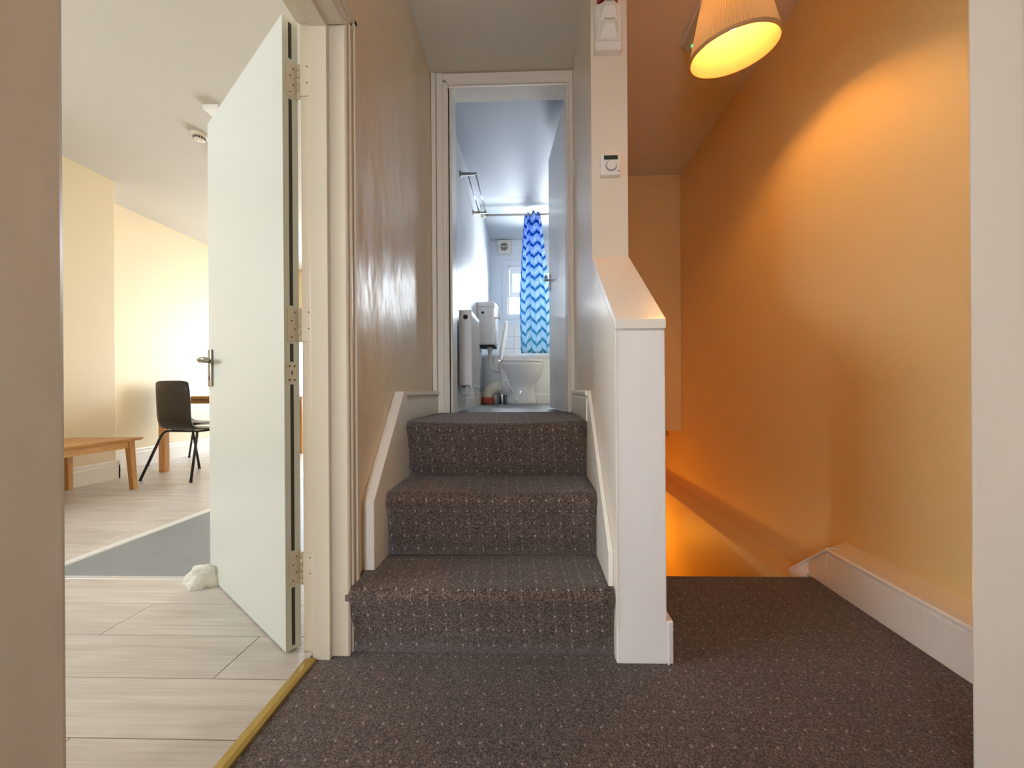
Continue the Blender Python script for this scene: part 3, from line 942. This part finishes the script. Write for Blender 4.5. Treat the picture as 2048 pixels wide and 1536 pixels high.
# emergency light on the ceiling behind the lamp
el = empty('emergency_light', (0.855, 1.87, ZC)); tag(el, 'slim emergency light fitting with green indicator on ceiling behind the lampshade', 'light')
MB().box(-0.062, 0.062, -0.17, 0.17, -0.022, 0.0).build('base', M['plastic'], el, 0.004)
MB().prism([(-0.058, -0.022), (0.058, -0.022), (0.046, -0.062), (-0.046, -0.062)], 'Y', -0.165, 0.165).build('diffuser', M['diffuser'], el, 0.006)
MB().lathe([(0.006, -0.068), (0.007, -0.060)], (-0.020, 0.12, 0), 12).build('indicator', M['led'], el)

# lower flight lamp (bare point light behind the half wall, no fitting modelled)
ld = bpy.data.lights.new('lower_stair_lamp_glow', 'POINT'); ld.energy = LOWER['energy']; ld.color = LOWER['color']; ld.shadow_soft_size = 0.04
lo = bpy.data.objects.new('lower_stair_lamp_glow', ld); COL.objects.link(lo); lo.location = (0.72, 3.35, -0.42)

# small pipe stub under the bulkhead
pv = MB().lathe([(0.010, 0.395), (0.014, 0.40), (0.014, 0.42), (0.008, 0.425), (0.008, 0.446)], (1.165, 3.36, 0), 14).build('pipe_stub', M['brass'])
tag(pv, 'pair of small brass pipe stubs under the stairwell bulkhead', 'pipe')
b_ = MB().lathe([(0.009, 0.41), (0.009, 0.446)], (1.128, 3.36, 0), 12).build('second_stub', M['brass'])
b_.parent = pv

# ------------------------------------------------------------------ living room furniture
# dining chair: moulded shell on a tube frame; local +Y is forward
def make_chair():
    ch = empty('dining_chair')
    prof = [(-0.212, 0.906), (-0.206, 0.81), (-0.201, 0.70), (-0.198, 0.60), (-0.192, 0.54), (-0.180, 0.497), (-0.150, 0.470),
            (-0.105, 0.458), (-0.02, 0.452), (0.08, 0.455), (0.15, 0.460), (0.185, 0.455), (0.205, 0.440)]
    hw = [0.168, 0.176, 0.177, 0.176, 0.175, 0.173, 0.180, 0.186, 0.192, 0.194, 0.190, 0.180, 0.160]
    bm = bmesh.new(); n = 12; g = []
    for (y, z), h in zip(prof, hw):
        row = []
        for i in range(n + 1):
            s = -1 + 2 * i / n
            cup = 0.018 * (1 - s * s)          # back hollowed for the sitter
            yy = y - (cup if z > 0.5 else 0); zz = z - (0.008 * (1 - s * s) if z <= 0.5 else 0)
            if z > 0.90:
                zz -= 0.018 * abs(s) ** 6
            row.append(bm.verts.new((h * s, yy, zz)))
        g.append(row)
    for a in range(len(g) - 1):
        for i in range(n):
            f = bm.faces.new((g[a][i], g[a][i + 1], g[a + 1][i + 1], g[a + 1][i])); f.smooth = True
    me = bpy.data.meshes.new('seat_shell'); bm.to_mesh(me); bm.free(); me.materials.append(M['black_ply'])
    so = bpy.data.objects.new('seat_shell', me); COL.objects.link(so); so.parent = ch
    sm = so.modifiers.new('thick', 'SOLIDIFY'); sm.thickness = 0.011; sm.offset = 0
    for sx in (-1, 1):
        for (fy, ty) in ((-0.275, -0.13), (0.275, 0.12)):
            x1, x0 = sx * 0.262, sx * 0.165
            pts = [(x1, fy, 0.012), (sx * 0.19, ty + (fy - ty) * 0.16, 0.40), (sx * 0.178, ty + (fy - ty) * 0.07, 0.425), (x0 * 0.98, ty, 0.436)]
            lg = MB().tube(pts, 0.0105, 10).build('leg', M['black_metal'], ch)
            MB().lathe([(0.013, 0.0), (0.014, 0.006), (0.011, 0.016)], (x1, fy, 0), 10).build('foot_cap', M['black_metal'], lg)
    fm = MB()
    for sx in (-1, 1):
        fm.tube([(sx * 0.163, -0.13, 0.436), (sx * 0.163, 0.12, 0.436)], 0.0095, 8)
    for y in (-0.12, 0.11):
        fm.tube([(-0.163, y, 0.436), (0.163, y, 0.436)], 0.0095, 8)
    fm.build('frame', M['black_metal'], ch)
    return ch


c1 = make_chair()
tag(c1, 'dark moulded chair with black tube legs seen from behind', 'chair', 'dining chairs around the oak table')
c2 = copy_tree(c1)
c1.location = (-3.254, 3.63, 0); c1.rotation_euler = (0, 0, R(-6.5))
c2.location = (-3.92, 4.35, 0); c2.rotation_euler = (0, 0, R(-88))
c2['label'] = 'dark moulded chair against the wall, mostly hidden behind the nearer chair'
# dining table
dt = empty('dining_table', (-3.32, 4.32, 0)); tag(dt, 'oak dining table with square legs behind the dark chair', 'table')
TX0, TX1, TY0, TY1 = -3.755, -2.95, 3.75, 4.95
for k in range(6):
    xa = TX0 + (TX1 - TX0) * k / 6; xb = TX0 + (TX1 - TX0) * (k + 1) / 6
    keep(MB().box(xa + 0.0004, xb - 0.0004, TY0, TY1, 0.731, 0.757).build('top_board', M['oak'], None, 0.0015, 1), dt)
mb = MB()
mb.box(TX0 + 0.02, TX1 - 0.02, TY0 + 0.03, TY0 + 0.05, 0.685, 0.731); mb.box(TX0 + 0.02, TX1 - 0.02, TY1 - 0.05, TY1 - 0.03, 0.685, 0.731)
mb.box(TX0 + 0.03, TX0 + 0.05, TY0 + 0.05, TY1 - 0.05, 0.685, 0.731); mb.box(TX1 - 0.05, TX1 - 0.03, TY0 + 0.05, TY1 - 0.05, 0.685, 0.731)
keep(mb.build('apron', M['oak']), dt)
for x in (TX0 + 0.01, TX1 - 0.078):
    for y in (TY0 + 0.005, TY1 - 0.073):
        keep(MB().box(x, x + 0.058, y, y + 0.058, 0.0005, 0.731).build('leg', M['oak_leg'], None, 0.003), dt)
# coffee table
ct = empty('coffee_table', (-3.54, 2.62, 0), R(4)); tag(ct, 'low light oak coffee table beside the chimney breast', 'table')
for k in range(5):
    xa = -0.29 + 0.58 * k / 5; xb = -0.29 + 0.58 * (k + 1) / 5
    MB().prism([(xa + 0.0004, 0.424), (xb - 0.0004, 0.424), (xb - (0.018 if k == 4 else 0.0004), 0.401), (xa + (0.018 if k == 0 else 0.0004), 0.401)], 'Y', -0.55, 0.535).build('top_board', M['oak'], ct, 0.0015, 1)
mb = MB()
for s in (-1, 1):
    mb.box(s * 0.245 - 0.01, s * 0.245 + 0.01, -0.46, 0.44, 0.345, 0.401)
    mb.box(-0.235, 0.235, (0.445 if s > 0 else -0.465), (0.465 if s > 0 else -0.445), 0.345, 0.401)
mb.build('apron', M['oak'], ct)
for sx in (-1, 1):
    for sy in (-1, 1):
        x, y = sx * 0.245, sy * 0.455
        q = 0.022
        lg = MB().loft([[(x + sx * 0.012 - 0.017, y + sy * 0.02 - 0.019, 0.0), (x + sx * 0.012 + 0.017, y + sy * 0.02 - 0.019, 0.0), (x + sx * 0.012 + 0.017, y + sy * 0.02 + 0.019, 0.0), (x + sx * 0.012 - 0.017, y + sy * 0.02 + 0.019, 0.0)],
                        [(x - q, y - q, 0.401), (x + q, y - q, 0.401), (x + q, y + q, 0.401), (x - q, y + q, 0.401)]], smooth=False)
        lg.build('leg', M['oak_leg'], ct, 0.002)

# ceiling fittings
sm_ = empty('smoke_detector', (-2.525, 2.87, ZL)); tag(sm_, 'round white smoke detector on the living room ceiling left of the door', 'detector')
MB().lathe([(0.056, 0.0), (0.056, -0.010), (0.050, -0.022), (0.042, -0.028)], seg=28).build('base', M['cream_plastic'], sm_)
MB().lathe([(0.038, -0.028), (0.036, -0.046), (0.026, -0.050)], seg=24).build('chamber', M['cream_plastic'], sm_)
for k in range(14):
    a = 2 * PI * k / 14
    o = MB().box(0.0345, 0.0395, -0.0045, 0.0045, -0.044, -0.031).build('vent_slot', M['ink'], sm_); o.rotation_euler = (0, 0, a)
MB().lathe([(0.012, -0.050), (0.010, -0.053)], seg=14).build('test_button', M['plastic'], sm_)
jb = MB().prism([(-0.06, 0), (0.06, 0), (0.052, -0.035), (-0.052, -0.035)], 'Y', -0.06, 0.06).build('ceiling_box', M['plastic'], None, 0.004)
jb.location = (-2.185, 2.63, ZL); tag(jb, 'square white ceiling box just behind the top corner of the door', 'fitting')
jb2 = MB().lathe([(0.05, 0), (0.05, -0.02), (0.03, -0.055), (0.02, -0.06)], seg=20).build('ceiling_sensor', M['plastic'])
jb2.location = (-2.585, 3.13, ZL); tag(jb2, 'round white ceiling sensor partly behind the door edge, below the smoke detector', 'fitting')

# crumpled tissue stuffed under the door
bm = bmesh.new(); bmesh.ops.create_icosphere(bm, subdivisions=4, radius=1.0)
from mathutils import noise as _n
for v in bm.verts:
    p = v.co.copy()
    d = 1 + 0.35 * (_n.noise(p * 1.6 + Vector((3, 1, 7)))) + 0.16 * abs(_n.noise(p * 4.2)) - 0.10 * abs(_n.noise(p * 7 + Vector((5, 5, 1))))
    v.co = Vector((p.x * 0.062 * d, p.y * 0.034 * d, max(-0.002, p.z * 0.058 * d + 0.028)))
bmesh.ops.recalc_face_normals(bm, faces=bm.faces[:])
me = bpy.data.meshes.new('crumpled_tissue'); bm.to_mesh(me); bm.free(); me.materials.append(M['tissue'])
ti = bpy.data.objects.new('crumpled_tissue', me); COL.objects.link(ti); ti.location = (-1.355, 1.548, 0.002); ti.rotation_euler = (0, 0, R(20))
tag(ti, 'crumpled white tissue wedged under the living room door corner', 'tissue')

# ------------------------------------------------------------------ bathroom fittings
# window
wn = struct(empty('window_1', (0, BB, 0)), 'white casement window above the bath')
mb = MB()
for (a, b, c, d_) in ((WX0, WX0 + 0.028, WZ0, WZ1), (WX1 - 0.028, WX1, WZ0, WZ1), (WX0 + 0.028, WX1 - 0.028, WZ0, WZ0 + 0.028), (WX0 + 0.028, WX1 - 0.028, WZ1 - 0.032, WZ1), (WX0 + 0.028, WX1 - 0.028, 2.005, 2.035)):
    mb.box(a, b, 0.055, 0.10, c, d_)
mb.build('window_frame', M['upvc'], wn, 0.003)
mb = MB()
a, b, c, d_ = WX0 + 0.03, WX1 - 0.03, 2.037, WZ1 - 0.034
for q in ((a, a + 0.04, c, d_), (b - 0.04, b, c, d_), (a + 0.04, b - 0.04, c, c + 0.04), (a + 0.04, b - 0.04, d_ - 0.06, d_)):
    mb.box(q[0], q[1], 0.048, 0.09, q[2], q[3])
mb.build('top_light', M['upvc'], wn, 0.004)
MB().box(a + 0.04, b - 0.04, 0.072, 0.076, c + 0.04, d_ - 0.06).build('pane', M['glass'], wn)
MB().box(WX0 + 0.028, WX1 - 0.028, 0.072, 0.076, WZ0 + 0.028, 2.005).build('pane', M['glass'], wn)
mb = MB()
fw = 0.062
mb.box(WX0 - fw, WX0, -0.012, 0.0, WZ0 - fw, WZ1 + fw); mb.box(WX1, WX1 + fw, -0.012, 0.0, WZ0 - fw, WZ1 + fw)
mb.box(WX0, WX1, -0.012, 0.0, WZ1, WZ1 + fw); mb.box(WX0, WX1, -0.012, 0.0, WZ0 - fw, WZ0)
mb.build('window_surround', M['bath_wall'], wn, 0.003)

# extractor fan
ef = empty('extractor_fan', (-0.345, BB, 2.635)); tag(ef, 'square white extractor fan with round grille high on bathroom wall', 'fan')
MB().box(-0.085, 0.085, -0.04, 0, -0.09, 0.09).build('housing', M['cream_plastic'], ef, 0.008, 3)
MB().lathe([(0.052, -0.0395), (0.052, -0.0415)], (0, 0, 0), 28, 'Y').build('grille_recess', M['dark'], ef)
mb = MB()
for k in range(-3, 4):
    hh = math.sqrt(max(0.0, 0.052 ** 2 - (k * 0.014) ** 2))
    mb.box(k * 0.014 - 0.002, k * 0.014 + 0.002, -0.046, -0.041, -hh, hh)
mb.box(-0.052, 0.052, -0.0465, -0.0415, -0.003, 0.003)
mb.build('grille', M['cream_plastic'], ef)

# shower rail and curtain
YS, ZS = 4.11, 2.675
rl = MB().tube([(BX + 0.02, YS, ZS), (1.0, YS, ZS)], 0.0115, 14).build('shower_rail', M['steel'])
tag(rl, 'grey metal shower rail across the bathroom', 'rail')
MB().lathe([(0.03, 0.0), (0.03, 0.03), (0.018, 0.045)], (BX, YS, ZS), 18, 'X').build('wall_socket', M['cream_plastic'], rl)
bm = bmesh.new(); lay = bm.loops.layers.uv.new('UVMap')
NU, NV = 120, 40
g = []
for j in range(NV + 1):
    v = j / NV
    z = ZS + 0.02 - v * (ZS + 0.02 - 1.190)
    xc = 0.015 + 0.035 * v
    hw = 0.085 + 0.085 * min(1, v * 1.6) ** 0.8
    row = []
    for i in range(NU + 1):
        u = i / NU
        ph = 2 * PI * 3.2 * u
        x = xc + hw * (2 * u - 1) + 0.006 * math.sin(2 * ph + 1.0)
        y = YS + 0.045 * math.sin(ph) * (0.7 + 0.3 * math.sin(3 * u + 2 * v)) + 0.02 * math.sin(2.3 * u * PI + 3 * v) - 0.03 * v
        row.append(bm.verts.new((x, y, z)))
    g.append(row)
for j in range(NV):
    for i in range(NU):
        f = bm.faces.new((g[j][i], g[j][i + 1], g[j + 1][i + 1], g[j + 1][i])); f.smooth = True
        for l, (ii, jj) in zip(f.loops, ((i, j), (i + 1, j), (i + 1, j + 1), (i, j + 1))):
            l[lay].uv = (ii / NU * 0.47, jj / NV * 1.53)
me = bpy.data.meshes.new('shower_curtain'); bm.to_mesh(me); bm.free(); me.materials.append(M['curtain'])
cu = bpy.data.objects.new('shower_curtain', me); COL.objects.link(cu)
tag(cu, 'gathered shower curtain with blue and white chevrons hanging from the rail', 'curtain')
s_ = cu.modifiers.new('thick', 'SOLIDIFY'); s_.thickness = 0.0008

# bath
bt = empty('bathtub', (0.2, 4.5, ZF)); tag(bt, 'white bathtub with a plain panel along the back wall', 'bath')
BY0, BY1, BZ = 4.13, BB - 0.012, 1.185
mb = MB()
def rrect(x0, x1, y0, y1, z, r, n=5):
    pts = []
    for cx, cy, a0 in ((x1 - r, y1 - r, 0), (x0 + r, y1 - r, 90), (x0 + r, y0 + r, 180), (x1 - r, y0 + r, 270)):
        for i in range(n + 1):
            a = R(a0 + 90 * i / n)
            pts.append((cx + r * math.cos(a), cy + r * math.sin(a), z))
    return pts
mb.loft([rrect(BX + 0.003, 0.995, BY0 - 0.012, BY1, BZ - 0.035, 0.01), rrect(BX + 0.003, 0.995, BY0 - 0.012, BY1, BZ - 0.006, 0.01),
         rrect(BX + 0.008, 0.99, BY0 - 0.006, BY1 - 0.003, BZ, 0.012), rrect(BX + 0.07, 0.94, BY0 + 0.06, BY1 - 0.06, BZ, 0.10),
         rrect(BX + 0.08, 0.93, BY0 + 0.07, BY1 - 0.07, BZ - 0.03, 0.10), rrect(BX + 0.16, 0.86, BY0 + 0.13, BY1 - 0.13, BZ - 0.40, 0.10)], False, True)
keep(mb.build('tub', M['ceramic']), bt)
pn = MB().box(BX + 0.003, 0.995, BY0, BY0 + 0.012, ZF + 0.11, BZ - 0.03).build('bath_panel', M['bath_white'], None, 0.002)
keep(pn, bt)
keep(MB().prism([(BY0 + 0.01, ZF), (BY0 - 0.012, ZF), (BY0 - 0.012, ZF + 0.09), (BY0 - 0.004, ZF + 0.105), (BY0 + 0.01, ZF + 0.115)], 'X', BX + 0.02, 0.995).build('plinth', M['bath_white'], None, 0.001), bt)

# radiator
rd = empty('radiator', (-0.455, 2.80, ZF)); tag(rd, 'white panel radiator on the bathroom wall beside the cistern', 'radiator')
RY0, RY1, RZ0, RZ1 = 2.625, 3.00, 0.815, 1.348
mb = MB().box(-0.425, -0.410, RY0, RY1, RZ0, RZ1)
keep(mb.build('front_panel', M['plastic'], None, 0.005), rd)
keep(MB().box(-0.497, -0.485, RY0, RY1, RZ0, RZ1).build('back_panel', M['plastic'], None, 0.004), rd)
for ya, yb in ((RY0 - 0.004, RY0), (RY1, RY1 + 0.004)):
    keep(MB().prism([(-0.497, RZ0 + 0.02), (-0.410, RZ0 + 0.02), (-0.410, RZ1 + 0.002), (-0.497, RZ1 + 0.002)], 'Y', ya, yb).build('side_panel', M['plastic'], None, 0.001), rd)
keep(MB().box(-0.485, -0.425, RY0, RY1, RZ1 - 0.006, RZ1).build('top_grille', M['plastic']), rd)
keep(MB().lathe([(0.017, RY0 - 0.0055), (0.017, RY0 - 0.0035)], (-0.452, 0, RZ1 - 0.045), 18, 'Y').build('bleed_plug', M['dark']), rd)
fin = MB()
for k in range(16):
    y = RY0 + 0.012 + (RY1 - RY0 - 0.024) * k / 15
    fin.box(-0.411, -0.4075, y - 0.006, y + 0.006, RZ0 + 0.03, RZ1 - 0.03)
o = keep(fin.build('front_ribs', M['plastic'], None, 0.002), rd)
for y in (RY0 + 0.012, RY1 + 0.06):
    vb = MB().lathe([(0.012, RZ0 - 0.05), (0.015, RZ0 - 0.04), (0.015, RZ0 - 0.005), (0.011, RZ0 + 0.015)], (-0.445, y, 0), 14).build('valve', M['pipe_white'])
    keep(vb, rd)
    keep(MB().tube([(-0.445, y, RZ0 - 0.04), (-0.445, y, ZF)], 0.0085, 10).build('pipe', M['pipe_white']), rd)
keep(MB().tube([(-0.445, RY1 - 0.02, RZ0 + 0.02), (-0.445, RY1 + 0.06, RZ0 + 0.0)], 0.010, 10).build('valve_tail', M['pipe_white']), rd)

# towel rail
tr = empty('towel_rail', (BX, 3.19, 2.425)); tag(tr, 'chrome double towel rail high on the left bathroom wall', 'towel rail')
for y in (2.875, 3.505):
    b_ = MB().lathe([(0.024, BX), (0.024, BX + 0.007), (0.012, BX + 0.009), (0.012, BX + 0.065), (0.009, BX + 0.066), (0.009, BX + 0.125)], (0, y, 2.425), 18, 'X').build('bracket', M['steel'])
    keep(b_, tr)
for x in (BX + 0.058, BX + 0.118):
    keep(MB().tube([(x, 2.868, 2.425), (x, 3.512, 2.425)], 0.007, 12).build('bar', M['chrome']), tr)

# toilet
tl = empty('toilet', (-0.12, 3.92, ZF)); tag(tl, 'white toilet with raised lid in front of the bath panel', 'toilet')
TYc = 3.92


def ring_e(x0, x1, hy, z, n=28, sq=2.3):
    cx, rx = (x0 + x1) / 2, (x1 - x0) / 2
    out = []
    for k in range(n):
        a = 2 * PI * k / n
        c, s = math.cos(a), math.sin(a)
        out.append((cx + rx * math.copysign(abs(c) ** (2 / sq), c), TYc + hy * math.copysign(abs(s) ** (2 / sq), s), z))
    return out


mb = MB()
mb.loft([ring_e(-0.265, 0.050, 0.115, ZF), ring_e(-0.262, 0.046, 0.110, ZF + 0.03), ring_e(-0.25, 0.030, 0.098, ZF + 0.12), ring_e(-0.235, 0.022, 0.100, ZF + 0.175),
         ring_e(-0.235, 0.045, 0.118, ZF + 0.22), ring_e(-0.262, 0.082, 0.150, ZF + 0.28), ring_e(-0.300, 0.103, 0.172, ZF + 0.34), ring_e(-0.335, 0.110, 0.180, ZF + 0.385),
         ring_e(-0.340, 0.112, 0.182, ZF + 0.392), ring_e(-0.342, 0.113, 0.183, ZF + 0.418), ring_e(-0.336, 0.108, 0.178, ZF + 0.424),
         ring_e(-0.25, 0.07, 0.135, ZF + 0.424), ring_e(-0.24, 0.05, 0.12, ZF + 0.37), ring_e(-0.18, 0.0, 0.07, ZF + 0.27)], True, True)
bowl = keep(mb.build('bowl', M['ceramic']), tl)
# trap ridge on the near side of the pedestal
yt = TYc - 0.095
trap = MB().tube([(-0.272, yt + 0.02, ZF + 0.235), (-0.235, yt, ZF + 0.205), (-0.205, yt - 0.004, ZF + 0.16), (-0.188, yt - 0.006, ZF + 0.105)], [0.010, 0.012, 0.012, 0.008], 10)
trap.tube([(-0.185, yt - 0.008, ZF + 0.075), (-0.165, yt - 0.010, ZF + 0.045), (-0.135, yt - 0.010, ZF + 0.045), (-0.11, yt - 0.006, ZF + 0.09), (-0.085, yt - 0.004, ZF + 0.14), (-0.065, yt, ZF + 0.175)], [0.009, 0.012, 0.012, 0.011, 0.010, 0.007], 10)
keep(trap.build('trap_ridge', M['ceramic']), tl)
# outlet body behind the pedestal
keep(MB().loft([ring_e(-0.335, -0.20, 0.06, ZF + 0.10), ring_e(-0.325, -0.20, 0.07, ZF + 0.20), ring_e(-0.33, -0.22, 0.08, ZF + 0.30), ring_e(-0.345, -0.24, 0.10, ZF + 0.39)], True, True).build('outlet_body', M['ceramic']), tl)
# seat ring and raised lid
mb = MB()
mb.loft([ring_e(-0.315, 0.116, 0.185, ZF + 0.426), ring_e(-0.315, 0.118, 0.187, ZF + 0.440), ring_e(-0.31, 0.112, 0.182, ZF + 0.446),
         ring_e(-0.23, 0.05, 0.12, ZF + 0.446), ring_e(-0.235, 0.055, 0.125, ZF + 0.426)], False, False)
keep(mb.build('seat', M['plastic']), tl)
LB, LTp = Vector((-0.318, TYc, ZF + 0.455)), Vector((-0.252, TYc, ZF + 0.845))
u = (LTp - LB).normalized(); nrm = Vector((u.z, 0, -u.x))
mb = MB(); r0 = []; r1 = []
L_ = (LTp - LB).length
for k in range(28):
    a = 2 * PI * k / 28
    c, s = math.cos(a), math.sin(a)
    h = L_ / 2 + L_ / 2 * math.copysign(abs(c) ** 0.85, c); y = 0.18 * math.copysign(abs(s) ** 0.85, s)
    p = LB + u * h + Vector((0, y, 0))
    r0.append(tuple(p + nrm * 0.008)); r1.append(tuple(p - nrm * 0.008))
mb.loft([r0, r1])
keep(mb.build('lid', M['plastic'], None, 0.003), tl)
keep(MB().tube([(-0.320, TYc - 0.10, ZF + 0.44), (-0.320, TYc + 0.10, ZF + 0.44)], 0.011, 10).build('lid_hinge', M['steel']), tl)
# cistern on the wall
CY0, CY1 = 3.725, 4.095
mb = MB()
def cis(z, xf, g_=0.0):
    return [(BX + 0.003, CY0 + g_, z), (xf - 0.03, CY0 + g_, z), (xf - 0.008, CY0 + 0.02 + g_, z), (xf, CY0 + 0.07, z), (xf + 0.006, (CY0 + CY1) / 2, z), (xf, CY1 - 0.07, z), (xf - 0.008, CY1 - 0.02 - g_, z), (xf - 0.03, CY1 - g_, z), (BX + 0.003, CY1 - g_, z)]
mb.loft([cis(1.245, -0.362, 0.02), cis(1.262, -0.352, 0.012), cis(1.45, -0.350, 0.004), cis(1.612, -0.356, 0.0)], smooth=False)
ci = keep(mb.build('cistern', M['ceramic'], None, 0.003), tl)
mb = MB(); mb.loft([cis(1.612, -0.350, -0.006), cis(1.650, -0.348, -0.007), cis(1.664, -0.358, 0.003)], smooth=False)
keep(mb.build('cistern_lid', M['ceramic'], None, 0.004), tl)
keep(MB().lathe([(0.013, CY0 + 0.0), (0.013, CY0 + 0.006)], (-0.474, 0, 1.555), 16, 'Y').build('overflow_hole', M['dark']), tl)
keep(MB().tube([(-0.352, CY0 + 0.06, 1.515), (-0.318, CY0 + 0.06, 1.515), (-0.308, CY0 + 0.062, 1.513), (-0.304, CY0 + 0.12, 1.505)], [0.010, 0.012, 0.013, 0.009], 12).build('flush_lever', M['chrome']), tl)
keep(MB().box(BX + 0.003, -0.37, CY0 + 0.02, CY1 - 0.02, 1.236, 1.2455).build('cistern_underside', M['dark']), tl)
# flush pipe, soil pipe
keep(MB().tube([(-0.425, 3.90, 1.24), (-0.425, 3.90, 1.10), (-0.422, 3.90, 1.06), (-0.405, 3.905, 1.022), (-0.375, 3.91, 1.002), (-0.335, 3.92, 0.995)], 0.019, 14).build('flush_pipe', M['plastic']), tl)
keep(MB().lathe([(0.026, 1.205), (0.028, 1.215), (0.028, 1.236)], (-0.425, 3.90, 0), 16).build('flush_nut', M['plastic']), tl)
so = MB().tube([(-0.30, 3.90, 0.835), (-0.345, 3.90, 0.832), (-0.395, 3.90, 0.822), (-0.432, 3.90, 0.798), (-0.447, 3.90, 0.755), (-0.448, 3.90, 0.70)], [0.050, 0.056, 0.056, 0.054, 0.052, 0.052], 18).build('soil_pipe', M['pipe_cream'])
keep(so, tl)
for x in (-0.318, -0.345):
    keep(MB().lathe([(0.058, x - 0.007), (0.062, x), (0.058, x + 0.007)], (0, 3.90, 0.833), 20, 'X').build('pipe_collar', M['pipe_cream']), tl)
keep(MB().lathe([(0.063, ZF), (0.063, 0.722), (0.056, 0.728)], (-0.448, 3.90, 0), 20).build('soil_socket', M['terracotta']), tl)

# things behind the toilet
tb = MB().lathe([(0.042, ZF + 0.001), (0.044, ZF + 0.01), (0.034, ZF + 0.155), (0.034, ZF + 0.16)], (-0.312, 4.02, 0), 20).build('brush_pot', M['chrome'])
tag(tb, 'chrome toilet brush pot on the floor behind the toilet', 'pot')
bo = empty('cleaner_bottle', (-0.395, 4.03, ZF)); tag(bo, 'pale bottle on the floor behind the soil pipe', 'bottle')
MB().lathe([(0.036, 0.001), (0.038, 0.008), (0.038, 0.11), (0.03, 0.135), (0.014, 0.15)], seg=18).build('body', M['plastic'], bo)
MB().lathe([(0.016, 0.148), (0.016, 0.175)], seg=14).build('cap', M['upvc'], bo)
